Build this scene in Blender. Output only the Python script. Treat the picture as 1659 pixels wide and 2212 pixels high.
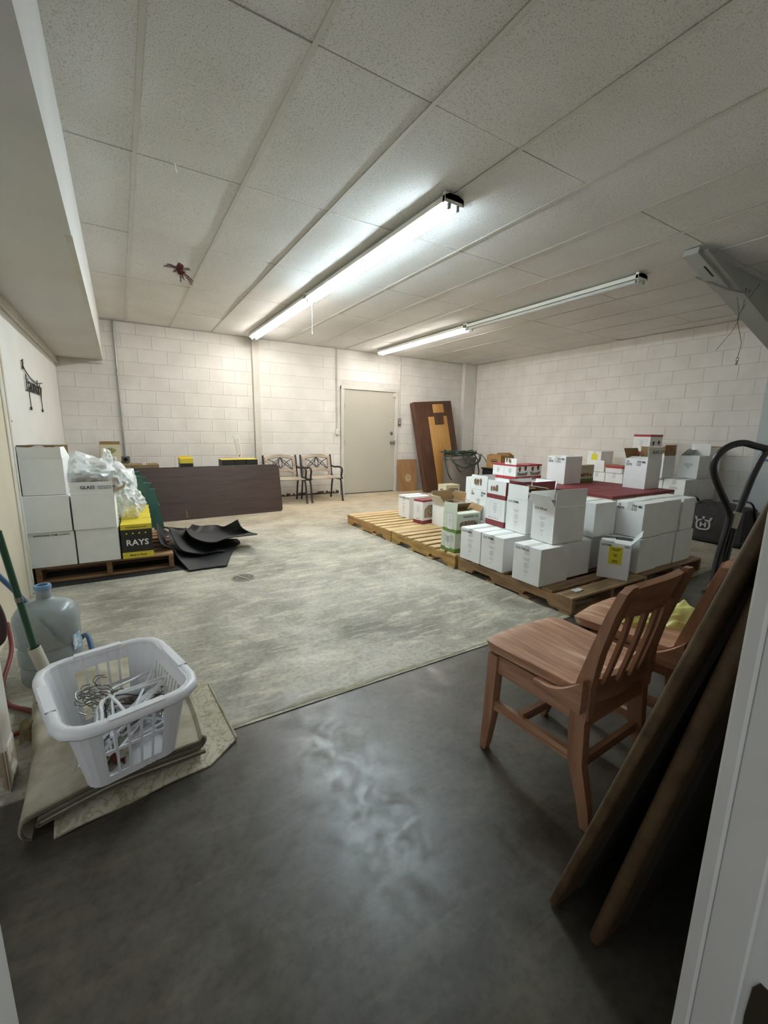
import bpy, bmesh, math, random
from mathutils import Vector, Matrix, noise
random.seed(7)
for o in list(bpy.data.objects):
    bpy.data.objects.remove(o, do_unlink=True)
scene = bpy.context.scene
C = scene.collection
PI = math.pi

# ------------------------------------------------------------------ camera
CAM_H = 1.277
F_PX = 919.87                      # focal length in pixels of the 1659 x 2212 frame
YAW, PITCH, ROLL = 0.549947, 0.187494, 0.0172844
fw = Vector((math.sin(YAW) * math.cos(PITCH), math.cos(YAW) * math.cos(PITCH), -math.sin(PITCH)))
r0 = Vector((math.cos(YAW), -math.sin(YAW), 0))
u0 = r0.cross(fw)
rr = math.cos(ROLL) * r0 + math.sin(ROLL) * u0
uu = -math.sin(ROLL) * r0 + math.cos(ROLL) * u0
cam_data = bpy.data.cameras.new('camera')
cam = bpy.data.objects.new('camera', cam_data)
C.objects.link(cam)
m = Matrix((( rr.x, uu.x, -fw.x, 0), (rr.y, uu.y, -fw.y, 0), (rr.z, uu.z, -fw.z, CAM_H), (0, 0, 0, 1)))
cam.matrix_world = m
cam_data.sensor_fit = 'VERTICAL'
cam_data.sensor_height = 24.0
cam_data.lens = F_PX / 2212 * 24.0
cam_data.clip_start = 0.02
cam_data.clip_end = 60
scene.camera = cam

# ------------------------------------------------------------------ world, exposure
world = bpy.data.worlds.new('world')
scene.world = world
world.use_nodes = True
world.node_tree.nodes['Background'].inputs[0].default_value = (0.80, 0.84, 0.88, 1)
world.node_tree.nodes['Background'].inputs[1].default_value = 0.16
scene.view_settings.view_transform = 'Standard'
scene.view_settings.look = 'None'
scene.view_settings.gamma = 1.0
scene.view_settings.use_curve_mapping = False
scene.view_settings.exposure = 2.72
COOL = (0.76, 0.92, 1.0)           # near pair of tubes
WARM = (1.0, 0.955, 0.91)           # far pairs of tubes
TUBE_COOL, TUBE_WARM = 15.0, 9.5
scene.cycles.use_denoising = True
scene.cycles.max_bounces = 10
scene.cycles.diffuse_bounces = 6
scene.cycles.transparent_max_bounces = 16
scene.cycles.sample_clamp_indirect = 6.0
scene.cycles.caustics_reflective = False
scene.cycles.caustics_refractive = False

# ------------------------------------------------------------------ room numbers (metres)
YB = 7.77      # face of the back wall
XL = -0.70     # face of the left wall
XR = 7.14      # face of the right wall
ZC = 2.807     # ceiling
XS = -0.13     # side of the soffit
ZS = 2.23      # underside of the soffit
YJ = 1.72      # joint between the two floor slabs

# ------------------------------------------------------------------ materials
def lin(h):
    h = h.lstrip('#')
    v = [int(h[i:i + 2], 16) / 255 for i in (0, 2, 4)]
    return tuple((x / 12.92 if x <= 0.04045 else ((x + 0.055) / 1.055) ** 2.4) for x in v) + (1,)

MATS = {}
def mat(name, col, rough=0.6, var=0.12, scale=6.0, bump=0.0, bscale=40.0, metal=0.0, col2=None, stretch=(1, 1, 1), spec=0.5, detail=4.0, coord='pos', lo=0.35, hi=0.65):
    """procedural: two colours mixed by noise, optional bump"""
    if name in MATS: return MATS[name]
    mt = bpy.data.materials.new(name)
    mt.use_nodes = True
    nt = mt.node_tree; N = nt.nodes; L = nt.links
    bs = N['Principled BSDF']
    c = lin(col) if isinstance(col, str) else tuple(col) + ((1,) if len(col) == 3 else ())
    if col2 is None: c2 = tuple(x * (1 - var) for x in c[:3]) + (1,)
    else: c2 = lin(col2) if isinstance(col2, str) else tuple(col2) + (1,)
    if coord == 'pos':
        src = N.new('ShaderNodeNewGeometry').outputs['Position']
    else:
        src = N.new('ShaderNodeTexCoord').outputs['Object']
    mp = N.new('ShaderNodeMapping'); mp.inputs['Scale'].default_value = stretch
    L.new(src, mp.inputs['Vector'])
    nz = N.new('ShaderNodeTexNoise'); nz.inputs['Scale'].default_value = scale; nz.inputs['Detail'].default_value = detail
    L.new(mp.outputs[0], nz.inputs['Vector'])
    rp = N.new('ShaderNodeValToRGB')
    rp.color_ramp.elements[0].position = lo; rp.color_ramp.elements[0].color = c2
    rp.color_ramp.elements[1].position = hi; rp.color_ramp.elements[1].color = c
    L.new(nz.outputs['Fac'], rp.inputs[0])
    L.new(rp.outputs[0], bs.inputs['Base Color'])
    bs.inputs['Roughness'].default_value = rough
    bs.inputs['Metallic'].default_value = metal
    bs.inputs['Specular IOR Level'].default_value = spec
    if bump:
        nb = N.new('ShaderNodeTexNoise'); nb.inputs['Scale'].default_value = bscale; nb.inputs['Detail'].default_value = 3
        L.new(mp.outputs[0], nb.inputs['Vector'])
        bp = N.new('ShaderNodeBump'); bp.inputs['Strength'].default_value = bump; bp.inputs['Distance'].default_value = 0.01
        L.new(nb.outputs['Fac'], bp.inputs['Height'])
        L.new(bp.outputs[0], bs.inputs['Normal'])
    MATS[name] = mt
    return mt

def emit(name, col, strength):
    if name in MATS: return MATS[name]
    mt = bpy.data.materials.new(name); mt.use_nodes = True
    nt = mt.node_tree; nt.nodes.clear()
    e = nt.nodes.new('ShaderNodeEmission'); o = nt.nodes.new('ShaderNodeOutputMaterial')
    e.inputs[0].default_value = tuple(col) + (1,); e.inputs[1].default_value = strength
    nt.links.new(e.outputs[0], o.inputs[0]); MATS[name] = mt
    return mt

def film(name, col, rough, opacity, edge=0.0, trans=0.0):
    """thin translucent plastic: transparent mixed with a glossy / translucent sheet"""
    if name in MATS: return MATS[name]
    mt = bpy.data.materials.new(name); mt.use_nodes = True
    nt = mt.node_tree; N = nt.nodes; L = nt.links
    bs = N['Principled BSDF']; out = N['Material Output']
    nz = N.new('ShaderNodeTexNoise'); nz.inputs['Scale'].default_value = 30
    g = N.new('ShaderNodeNewGeometry'); L.new(g.outputs['Position'], nz.inputs['Vector'])
    rp = N.new('ShaderNodeValToRGB'); c = lin(col)
    rp.color_ramp.elements[0].color = tuple(x * 0.85 for x in c[:3]) + (1,); rp.color_ramp.elements[1].color = c
    L.new(nz.outputs['Fac'], rp.inputs[0]); L.new(rp.outputs[0], bs.inputs['Base Color'])
    bs.inputs['Roughness'].default_value = rough
    tr = N.new('ShaderNodeBsdfTransparent'); tr.inputs[0].default_value = (0.96, 0.97, 0.97, 1)
    mx = N.new('ShaderNodeMixShader')
    lw = N.new('ShaderNodeLayerWeight'); lw.inputs[0].default_value = 0.35
    ma = N.new('ShaderNodeMath'); ma.operation = 'MULTIPLY_ADD'; ma.use_clamp = True
    L.new(lw.outputs['Facing'], ma.inputs[0]); ma.inputs[1].default_value = edge; ma.inputs[2].default_value = opacity
    L.new(ma.outputs[0], mx.inputs[0]); L.new(tr.outputs[0], mx.inputs[1]); L.new(bs.outputs[0], mx.inputs[2])
    L.new(mx.outputs[0], out.inputs[0]); MATS[name] = mt
    return mt

def wood(name, c1, c2, scale=18, stretch=(1, 12, 12), rough=0.5, c3=None):
    """grain running along the axis with the small stretch value"""
    if name in MATS: return MATS[name]
    mt = bpy.data.materials.new(name); mt.use_nodes = True
    nt = mt.node_tree; N = nt.nodes; L = nt.links; bs = N['Principled BSDF']
    tc = N.new('ShaderNodeTexCoord'); oi = N.new('ShaderNodeObjectInfo')
    mp = N.new('ShaderNodeMapping'); mp.inputs['Scale'].default_value = stretch
    L.new(tc.outputs['Object'], mp.inputs['Vector'])
    vm = N.new('ShaderNodeVectorMath'); vm.operation = 'SCALE'; vm.inputs['Scale'].default_value = 17.0
    L.new(oi.outputs['Random'], vm.inputs[0])
    va = N.new('ShaderNodeVectorMath'); va.operation = 'ADD'
    L.new(mp.outputs[0], va.inputs[0]); L.new(vm.outputs[0], va.inputs[1])
    nz = N.new('ShaderNodeTexNoise'); nz.inputs['Scale'].default_value = scale / 6; nz.inputs['Detail'].default_value = 6; nz.inputs['Roughness'].default_value = 0.6
    L.new(va.outputs[0], nz.inputs['Vector'])
    rp = N.new('ShaderNodeValToRGB')
    rp.color_ramp.elements[0].position = 0.3; rp.color_ramp.elements[0].color = lin(c2)
    rp.color_ramp.elements[1].position = 0.62; rp.color_ramp.elements[1].color = lin(c1)
    if c3:
        e = rp.color_ramp.elements.new(0.74); e.color = lin(c3)
    L.new(nz.outputs['Fac'], rp.inputs[0]); L.new(rp.outputs[0], bs.inputs['Base Color'])
    bs.inputs['Roughness'].default_value = rough
    bp = N.new('ShaderNodeBump'); bp.inputs['Strength'].default_value = 0.12; bp.inputs['Distance'].default_value = 0.004
    L.new(nz.outputs['Fac'], bp.inputs['Height']); L.new(bp.outputs[0], bs.inputs['Normal'])
    MATS[name] = mt
    return mt

# ------------------------------------------------------------------ mesh helpers
class MB:
    def __init__(self): self.v = []; self.f = []
    def add(self, vs, fs):
        n = len(self.v); self.v += [tuple(p) for p in vs]; self.f += [tuple(i + n for i in q) for q in fs]; return self
    def box(self, x0, x1, y0, y1, z0, z1, M=None, bev=0.0):
        if bev:
            b = min(bev, (x1 - x0) / 2.01, (y1 - y0) / 2.01, (z1 - z0) / 2.01)
            bm = bmesh.new(); bmesh.ops.create_cube(bm, size=1)
            for v in bm.verts:
                v.co = Vector(((x0 + x1) / 2 + v.co.x * (x1 - x0), (y0 + y1) / 2 + v.co.y * (y1 - y0), (z0 + z1) / 2 + v.co.z * (z1 - z0)))
            bmesh.ops.bevel(bm, geom=bm.edges[:], offset=b, segments=1, affect='EDGES', profile=0.5)
            bm.verts.index_update()
            vs = [v.co.copy() for v in bm.verts]; fs = [[v.index for v in f.verts] for f in bm.faces]; bm.free()
        else:
            vs = [Vector(p) for p in ((x0, y0, z0), (x1, y0, z0), (x1, y1, z0), (x0, y1, z0), (x0, y0, z1), (x1, y0, z1), (x1, y1, z1), (x0, y1, z1))]
            fs = [(0, 3, 2, 1), (4, 5, 6, 7), (0, 1, 5, 4), (1, 2, 6, 5), (2, 3, 7, 6), (3, 0, 4, 7)]
        if M is not None: vs = [M @ v for v in vs]
        return self.add(vs, fs)
    def bar(self, a, b, w, t, up=(0, 0, 1), w2=None, t2=None):
        """rectangular bar from a to b; w across, t along 'up'"""
        a = Vector(a); b = Vector(b); d = (b - a).normalized(); up = Vector(up)
        s = d.cross(up)
        if s.length < 1e-5: s = d.cross(Vector((1, 0, 0)))
        s.normalize(); n = s.cross(d).normalized()
        w2 = w if w2 is None else w2; t2 = t if t2 is None else t2
        vs = []
        for p, ww, tt in ((a, w, t), (b, w2, t2)):
            vs += [p - s * ww / 2 - n * tt / 2, p + s * ww / 2 - n * tt / 2, p + s * ww / 2 + n * tt / 2, p - s * ww / 2 + n * tt / 2]
        return self.add(vs, [(0, 3, 2, 1), (4, 5, 6, 7), (0, 1, 5, 4), (1, 2, 6, 5), (2, 3, 7, 6), (3, 0, 4, 7)])
    def tube(self, pts, r, n=10, closed=False, caps=True):
        pts = [Vector(p) for p in pts]; k = len(pts)
        rs = r if isinstance(r, (list, tuple)) else [r] * k
        nrm = None; base = len(self.v); vs = []; fs = []
        for i, p in enumerate(pts):
            a = pts[(i - 1) % k] if (closed or i > 0) else pts[i]; b = pts[(i + 1) % k] if (closed or i < k - 1) else pts[i]
            t = (b - a)
            if t.length < 1e-9: t = Vector((0, 0, 1))
            t.normalize()
            if nrm is None:
                nrm = t.orthogonal().normalized()
            nrm = (nrm - t * nrm.dot(t))
            if nrm.length < 1e-6: nrm = t.orthogonal()
            nrm.normalize(); bn = t.cross(nrm)
            for j in range(n):
                an = 2 * PI * j / n
                vs.append(p + (nrm * math.cos(an) + bn * math.sin(an)) * rs[i])
        for i in range(k if closed else k - 1):
            for j in range(n):
                a = i * n + j; b = i * n + (j + 1) % n; c = ((i + 1) % k) * n + (j + 1) % n; d = ((i + 1) % k) * n + j
                fs.append((a, b, c, d))
        if caps and not closed:
            fs.append(tuple(reversed(range(n)))); fs.append(tuple((k - 1) * n + j for j in range(n)))
        return self.add(vs, fs)
    def lathe(self, prof, n=24, c=(0, 0, 0)):
        vs = []; fs = []; k = len(prof)
        for r, z in prof:
            for j in range(n):
                an = 2 * PI * j / n; vs.append((c[0] + r * math.cos(an), c[1] + r * math.sin(an), c[2] + z))
        for i in range(k - 1):
            for j in range(n):
                fs.append((i * n + j, i * n + (j + 1) % n, (i + 1) * n + (j + 1) % n, (i + 1) * n + j))
        return self.add(vs, fs)
    def disc(self, c, r, z, n=24, flip=False):
        vs = [(c[0] + r * math.cos(2 * PI * j / n), c[1] + r * math.sin(2 * PI * j / n), z) for j in range(n)]
        f = tuple(range(n)); return self.add(vs, [tuple(reversed(f)) if flip else f])
    def prism(self, poly, d, M=None):
        """outline in the local XY plane, extruded along +Z by d"""
        k = len(poly); vs = [Vector((p[0], p[1], 0)) for p in poly] + [Vector((p[0], p[1], d)) for p in poly]
        if M is not None: vs = [M @ v for v in vs]
        fs = [tuple(reversed(range(k))), tuple(range(k, 2 * k))] + [(i, (i + 1) % k, k + (i + 1) % k, k + i) for i in range(k)]
        return self.add(vs, fs)
    def sheet(self, fn, nu, nv, th=0.0):
        """fn(u,v) -> point; optional thickness by offsetting along normals"""
        P = [[Vector(fn(i / nu, j / nv)) for j in range(nv + 1)] for i in range(nu + 1)]
        def nr(i, j):
            a = P[min(i + 1, nu)][j] - P[max(i - 1, 0)][j]; b = P[i][min(j + 1, nv)] - P[i][max(j - 1, 0)]
            q = a.cross(b); return q.normalized() if q.length > 1e-9 else Vector((0, 0, 1))
        vs = [P[i][j] for i in range(nu + 1) for j in range(nv + 1)]
        w = nv + 1
        fs = [(i * w + j, (i + 1) * w + j, (i + 1) * w + j + 1, i * w + j + 1) for i in range(nu) for j in range(nv)]
        if th:
            o = len(vs); vs += [P[i][j] - nr(i, j) * th for i in range(nu + 1) for j in range(nv + 1)]
            fs += [tuple(o + q for q in reversed(f)) for f in fs[:nu * nv]]
            rim = [i * w for i in range(nu + 1)] + [nu * w + j for j in range(1, w)] + [i * w + nv for i in range(nu - 1, -1, -1)] + [j for j in range(nv - 1, 0, -1)]
            for a in range(len(rim)):
                p, q = rim[a], rim[(a + 1) % len(rim)]; fs.append((q, p, o + p, o + q))
        return self.add(vs, fs)
    def mesh(self, name):
        me = bpy.data.meshes.new(name); me.from_pydata(self.v, [], self.f); me.validate(); me.update(); return me

def smooth_mesh(me, angle=40):
    for p in me.polygons: p.use_smooth = True
    try: me.set_sharp_from_angle(angle=math.radians(angle))
    except Exception: pass

def obj(name, mb, material, parent=None, smooth=False, loc=None, rot=None, recalc=True):
    me = mb.mesh(name) if isinstance(mb, MB) else mb
    if isinstance(mb, MB) and recalc:
        bm = bmesh.new(); bm.from_mesh(me); bmesh.ops.recalc_face_normals(bm, faces=bm.faces[:]); bm.to_mesh(me); bm.free()
    if smooth: smooth_mesh(me)
    if not me.materials: me.materials.append(material)
    o = bpy.data.objects.new(name, me); C.objects.link(o)
    if parent: o.parent = parent
    if loc: o.location = loc
    if rot: o.rotation_euler = rot
    return o

def tag(o, label, cat, group=None):
    o['label'] = label; o['category'] = cat
    if group: o['group'] = group
    return o

def thing(name, label, cat, loc=(0, 0, 0), rotz=0.0, group=None, rot=None):
    o = bpy.data.objects.new(name, None); C.objects.link(o)
    o.empty_display_size = 0.05
    o.location = loc; o.rotation_euler = rot if rot else (0, 0, rotz)
    return tag(o, label, cat, group)

def struct(name, mb, material, parent=None, smooth=False):
    o = obj(name, mb, material, parent, smooth)
    o['kind'] = 'structure'
    return o

def catmull(pts, n=8, closed=False):
    P = [Vector(p) for p in pts]; k = len(P); out = []
    rng = range(k if closed else k - 1)
    for i in rng:
        if closed: a, b, c, d = P[(i - 1) % k], P[i], P[(i + 1) % k], P[(i + 2) % k]
        else: a, b, c, d = P[max(i - 1, 0)], P[i], P[i + 1], P[min(i + 2, k - 1)]
        for j in range(n):
            t = j / n
            out.append(0.5 * ((2 * b) + (c - a) * t + (2 * a - 5 * b + 4 * c - d) * t * t + (3 * b - a - 3 * c + d) * t ** 3))
    if not closed: out.append(P[-1])
    return out

TXT = {}
def text_mesh(body, size, align='LEFT', spacing=1.0, line=1.0, extrude=0.0, shear=0.0, bold=0.022):
    key = (body, size, align, spacing, line, extrude, shear, bold)
    if key in TXT: return TXT[key]
    cu = bpy.data.curves.new('text', 'FONT'); cu.body = body; cu.size = size; cu.align_x = align
    cu.space_character = spacing; cu.space_line = line; cu.extrude = extrude; cu.shear = shear; cu.resolution_u = 2; cu.offset = bold * size
    o = bpy.data.objects.new('text', cu); C.objects.link(o)
    bpy.context.view_layer.update()
    me = bpy.data.meshes.new_from_object(o.evaluated_get(bpy.context.evaluated_depsgraph_get()))
    bpy.data.objects.remove(o, do_unlink=True); bpy.data.curves.remove(cu)
    TXT[key] = me
    return me

ROT_NX = Matrix(((0, 0, -1), (-1, 0, 0), (0, 1, 0)))      # writing on a face that looks to -X
ROT_NY = Matrix(((1, 0, 0), (0, 0, -1), (0, 1, 0)))       # writing on a face that looks to -Y
ROT_PX = Matrix(((0, 0, 1), (1, 0, 0), (0, 1, 0)))        # writing on a face that looks to +X
def print_on(body, size, material, parent, face, pos, align='LEFT', spacing=1.0, line=1.0, name='printed_text', flip=False):
    me = text_mesh(body, size, align, spacing, line)
    key = (id(me), material.name)
    if key in TXT: me2 = TXT[key]
    else:
        me2 = me.copy(); me2.materials.clear(); me2.materials.append(material); TXT[key] = me2
    o = bpy.data.objects.new(name, me2); C.objects.link(o); o.parent = parent
    R = {'-X': ROT_NX, '-Y': ROT_NY, '+X': ROT_PX}[face]
    if flip: R = R @ Matrix.Rotation(PI, 3, 'Z')
    o.matrix_local = Matrix.Translation(pos) @ R.to_4x4()
    return o
# ================================================================== materials of the room
m_block = mat('painted_block', '#e0dcd6', 0.75, scale=3.0, col2='#d5d1ca', bump=0.25, bscale=90)
m_mortar = mat('painted_mortar', '#d1cdc6', 0.9, scale=5)
m_white = mat('white_paint', '#d9d7d0', 0.55, scale=2.5, var=0.06)
m_offwhite = mat('old_white_paint', '#cfccc3', 0.6, scale=3.0, col2='#c2beb3')
m_cream = mat('cream_paint', '#c9bfa8', 0.5, scale=3.0, var=0.06)
m_doorpaint = mat('door_paint', '#b9b5a8', 0.5, scale=2.0, var=0.05)
m_soffit = mat('soffit_paint', '#d3d1cc', 0.7, scale=2.0, var=0.07)
m_dark = mat('dark_void', '#14120f', 0.9)
m_steel = mat('grey_steel', '#8f8f8b', 0.35, metal=0.9, scale=8)
m_chrome = mat('chrome', '#c8c8c4', 0.18, metal=1.0)
m_black = mat('black_plastic', '#17171a', 0.45, scale=10)

def ceiling_tile_material():
    mt = bpy.data.materials.new('mineral_fibre_tile'); mt.use_nodes = True
    N = mt.node_tree.nodes; L = mt.node_tree.links; bs = N['Principled BSDF']
    g = N.new('ShaderNodeNewGeometry')
    nz = N.new('ShaderNodeTexNoise'); nz.inputs['Scale'].default_value = 150; nz.inputs['Detail'].default_value = 3
    L.new(g.outputs['Position'], nz.inputs['Vector'])
    rp = N.new('ShaderNodeValToRGB')
    rp.color_ramp.elements[0].position = 0.33; rp.color_ramp.elements[0].color = lin('#bab9b5')
    rp.color_ramp.elements[1].position = 0.46; rp.color_ramp.elements[1].color = lin('#e4e3e0')
    L.new(nz.outputs['Fac'], rp.inputs[0])
    n2 = N.new('ShaderNodeTexNoise'); n2.inputs['Scale'].default_value = 1.3; n2.inputs['Detail'].default_value = 2
    L.new(g.outputs['Position'], n2.inputs['Vector'])
    r2 = N.new('ShaderNodeValToRGB')
    r2.color_ramp.elements[0].position = 0.3; r2.color_ramp.elements[0].color = (0.90, 0.89, 0.87, 1)
    r2.color_ramp.elements[1].position = 0.6; r2.color_ramp.elements[1].color = (1, 1, 1, 1)
    L.new(n2.outputs['Fac'], r2.inputs[0])
    mx = N.new('ShaderNodeMix'); mx.data_type = 'RGBA'; mx.blend_type = 'MULTIPLY'; mx.inputs[0].default_value = 1
    L.new(rp.outputs[0], mx.inputs[6]); L.new(r2.outputs[0], mx.inputs[7])
    L.new(mx.outputs[2], bs.inputs['Base Color']); bs.inputs['Roughness'].default_value = 0.9
    bp = N.new('ShaderNodeBump'); bp.inputs['Strength'].default_value = 0.35; bp.inputs['Distance'].default_value = 0.006
    L.new(nz.outputs['Fac'], bp.inputs['Height']); L.new(bp.outputs[0], bs.inputs['Normal'])
    return mt
m_tile = ceiling_tile_material()
m_tee = mat('ceiling_tee', '#d4d1c8', 0.5, scale=4, var=0.08)

def floor_material(name, light, mid, dark, warm, r_lo, r_hi, warm_amt, rscale=5.5, bump=0.05):
    mt = bpy.data.materials.new(name); mt.use_nodes = True
    N = mt.node_tree.nodes; L = mt.node_tree.links; bs = N['Principled BSDF']
    g = N.new('ShaderNodeNewGeometry')
    def nzn(scale, detail, st=(1, 1, 1), rotz=0.0, dist=0.0):
        mp = N.new('ShaderNodeMapping'); mp.inputs['Scale'].default_value = st; mp.inputs['Rotation'].default_value = (0, 0, rotz)
        L.new(g.outputs['Position'], mp.inputs['Vector'])
        n = N.new('ShaderNodeTexNoise'); n.inputs['Scale'].default_value = scale; n.inputs['Detail'].default_value = detail
        n.inputs['Roughness'].default_value = 0.62; n.inputs['Distortion'].default_value = dist
        L.new(mp.outputs[0], n.inputs['Vector']); return n.outputs['Fac']
    def ramp(src, els):
        r = N.new('ShaderNodeValToRGB'); cr = r.color_ramp
        cr.elements[0].position, cr.elements[0].color = els[0]
        cr.elements[1].position, cr.elements[1].color = els[-1]
        for p, c in els[1:-1]:
            e = cr.elements.new(p); e.color = c
        L.new(src, r.inputs[0]); return r.outputs[0]
    def mix(fac, a, b, blend='MIX'):
        m_ = N.new('ShaderNodeMix'); m_.data_type = 'RGBA'; m_.blend_type = blend
        if isinstance(fac, float): m_.inputs[0].default_value = fac
        else: L.new(fac, m_.inputs[0])
        L.new(a, m_.inputs[6]); L.new(b, m_.inputs[7]); return m_.outputs[2]
    base = ramp(nzn(1.6, 8, dist=0.6), [(0.28, lin(dark)), (0.48, lin(mid)), (0.68, lin(light))])
    # streaks of dust dragged across the slab
    st = ramp(nzn(3.2, 7, (1.2, 4.5, 1), 0.35, 0.8), [(0.50, (0, 0, 0, 1)), (0.72, (1, 1, 1, 1))])
    dust = N.new('ShaderNodeRGB'); dust.outputs[0].default_value = lin(warm)
    c1 = mix(st, base, dust.outputs[0])
    c1 = mix(warm_amt, base, c1)
    fine = ramp(nzn(38, 6), [(0.30, (0.62, 0.62, 0.61, 1)), (0.56, (1, 1, 1, 1))])
    c2 = mix(0.85, c1, fine, 'MULTIPLY')
    # tan dust that gathers towards the back wall
    sx = N.new('ShaderNodeSeparateXYZ'); L.new(g.outputs['Position'], sx.inputs[0])
    mr = N.new('ShaderNodeMapRange'); mr.inputs['From Min'].default_value = 4.6; mr.inputs['From Max'].default_value = 7.6
    mr.inputs['To Max'].default_value = 0.85
    L.new(sx.outputs['Y'], mr.inputs['Value'])
    tn = N.new('ShaderNodeMath'); tn.operation = 'MULTIPLY'; L.new(mr.outputs[0], tn.inputs[0])
    t2 = ramp(nzn(1.1, 5), [(0.30, (0.25, 0.25, 0.25, 1)), (0.6, (1, 1, 1, 1))]); L.new(t2, tn.inputs[1])
    tan = N.new('ShaderNodeRGB'); tan.outputs[0].default_value = lin('#bfab8c')
    c3 = mix(tn.outputs[0], c2, tan.outputs[0])
    L.new(c3, bs.inputs['Base Color'])
    rg = N.new('ShaderNodeMapRange'); rg.inputs['From Min'].default_value = 0.38; rg.inputs['From Max'].default_value = 0.64
    rg.inputs['To Min'].default_value = r_lo; rg.inputs['To Max'].default_value = r_hi
    L.new(nzn(rscale, 9, dist=0.6), rg.inputs['Value']); L.new(rg.outputs[0], bs.inputs['Roughness'])
    bp = N.new('ShaderNodeBump'); bp.inputs['Strength'].default_value = bump; bp.inputs['Distance'].default_value = 0.002
    L.new(nzn(22, 6), bp.inputs['Height']); L.new(bp.outputs[0], bs.inputs['Normal'])
    return mt
m_floor = floor_material('worn_concrete', '#b9b4a5', '#989386', '#6e695e', '#cdc3ae', 0.45, 0.75, 0.85)
m_floor_front = floor_material('sealed_concrete', '#605a4f', '#4b463e', '#39352e', '#766c58', 0.30, 0.47, 0.3, 9.0, 0.01)

# ================================================================== floor
fl = struct('floor', MB().box(-2.2, 8.2, YJ + 0.006, 8.4, -0.12, 0.0), m_floor)
o = obj('front_slab', MB().box(-2.2, 8.2, -2.5, YJ - 0.006, -0.12, 0.0), m_floor_front, fl)
o['label'] = 'darker sealed concrete slab of the floor in front of the joint'
obj('joint', MB().box(-2.2, 8.2, YJ - 0.006, YJ + 0.006, -0.12, -0.008), mat('joint_dirt', '#5d574b', 0.95), fl)
# pale ridge of dust left along the joint
mb = MB()
def ridge(u, v):
    x = -0.4 + 5.6 * u; w = 0.012 + 0.014 * noise.noise(Vector((x * 3, 1.1, 0)))
    return (x, YJ + 0.03 + 0.012 * noise.noise(Vector((x * 5, 0, 0))) + (v - 0.5) * w * 2, 0.001 + 0.0018 * math.sin(v * PI))
mb.sheet(ridge, 120, 3)
o = obj('dust_line', mb, mat('dust', '#aca58f', 0.95, scale=20, var=0.3), fl)

# ================================================================== block walls: every block an object
BL, BH = 0.4064, 0.2032
_blk = {}
def block(parent, axis, a0, a1, z0, z1, face):
    """axis 'x': block on the back wall, from a0 to a1 along X; axis 'y': on the right wall"""
    g = 0.0031
    la, h = round(a1 - a0 - 2 * g, 3), round(z1 - z0 - 2 * g, 3)
    if la < 0.03 or h < 0.03: return
    key = (axis, la, h)
    if key not in _blk:
        mb = MB(); t = 0.05
        if axis == 'x': mb.box(-la / 2, la / 2, 0, t, -h / 2, h / 2, bev=0.004)
        else: mb.box(0, t, -la / 2, la / 2, -h / 2, h / 2, bev=0.004)
        me = mb.mesh('block'); me.materials.append(m_block); _blk[key] = me
    o = bpy.data.objects.new('block', _blk[key]); C.objects.link(o); o.parent = parent
    d = random.uniform(0, 0.0014)
    o.location = ((a0 + a1) / 2, face + d, (z0 + z1) / 2) if axis == 'x' else (face + d, (a0 + a1) / 2, (z0 + z1) / 2)

def course_wall(parent, axis, lo, hi, zmax, face, holes, longzone=None):
    nz = int(math.ceil(zmax / BH))
    for k in range(nz):
        z0 = k * BH; z1 = min(zmax, z0 + BH)
        a = lo - (BL / 2 if k % 2 else 0)
        while a < hi:
            step = BL
            if longzone and longzone[0] <= a + 0.1 < longzone[1]: step = 3 * BL
            s0, s1 = max(a, lo), min(a + step, hi); a += step
            segs = [(s0, s1)]
            for h0, h1, hz in holes:
                if z0 < hz - 0.08:
                    segs = [q for s in segs for q in ((s[0], min(s[1], h0)), (max(s[0], h1), s[1])) if q[1] - q[0] > 0.04]
            for q in segs: block(parent, axis, q[0], q[1], z0, z1, face)

wb = struct('wall_back', MB().box(XL - 0.2, 3.72, YB + 0.0045, YB + 0.2, 0, ZC + 0.1).box(5.06, XR + 0.2, YB + 0.0045, YB + 0.2, 0, ZC + 0.1).box(3.72, 5.06, YB + 0.0045, YB + 0.2, 2.12, ZC + 0.1), m_mortar)
course_wall(wb, 'x', XL, XR, ZC, YB, [(3.72, 5.06, 2.12), (2.03, 2.15, 9)], (2.10, 3.7))
wr = struct('wall_right', MB().box(XR + 0.0045, XR + 0.2, 0.2, YB + 0.2, 0, ZC + 0.1), m_mortar)
course_wall(wr, 'y', 1.0, YB, ZC, XR, [])
# crumbled render at the foot of the back wall
mb = MB(); random.seed(3)
x = 2.3
while x < 3.66:
    w = random.uniform(0.02, 0.06); h = random.uniform(0.035, 0.085)
    mb.add([(x, YB - 0.004, 0.03), (x + w, YB - 0.004, 0.03), (x + w, YB - 0.004, h), (x + w * 0.5, YB - 0.006, h + 0.02), (x, YB - 0.004, h * 0.9)], [(0, 1, 2, 3, 4)]); x += w * 0.9
o = obj('crumbled_edge', mb, mat('crumbled_render', '#5d5340', 0.95, scale=40, var=0.5), wb)

# left wall, with the trim under the soffit
wl = struct('wall_left', MB().box(XL - 0.15, XL, 1.78, YB + 0.05, 0, ZS), m_white)
struct('trim_1', MB().box(XL, XL + 0.025, 1.9, YB, ZS - 0.085, ZS, bev=0.004), m_offwhite)
struct('trim_2', MB().box(XL + 0.025, XS - 0.01, YB - 0.03, YB, ZS - 0.05, ZS, bev=0.004), m_offwhite)
sof = struct('ceiling_soffit', MB().box(XL - 0.3, XS, -2.2, YB, ZS, ZC + 0.02), m_soffit)
o = obj('corner_bead', MB().box(XS - 0.028, XS + 0.003, 2.9, 6.6, ZS - 0.003, ZS + 0.006), m_offwhite, sof)
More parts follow.
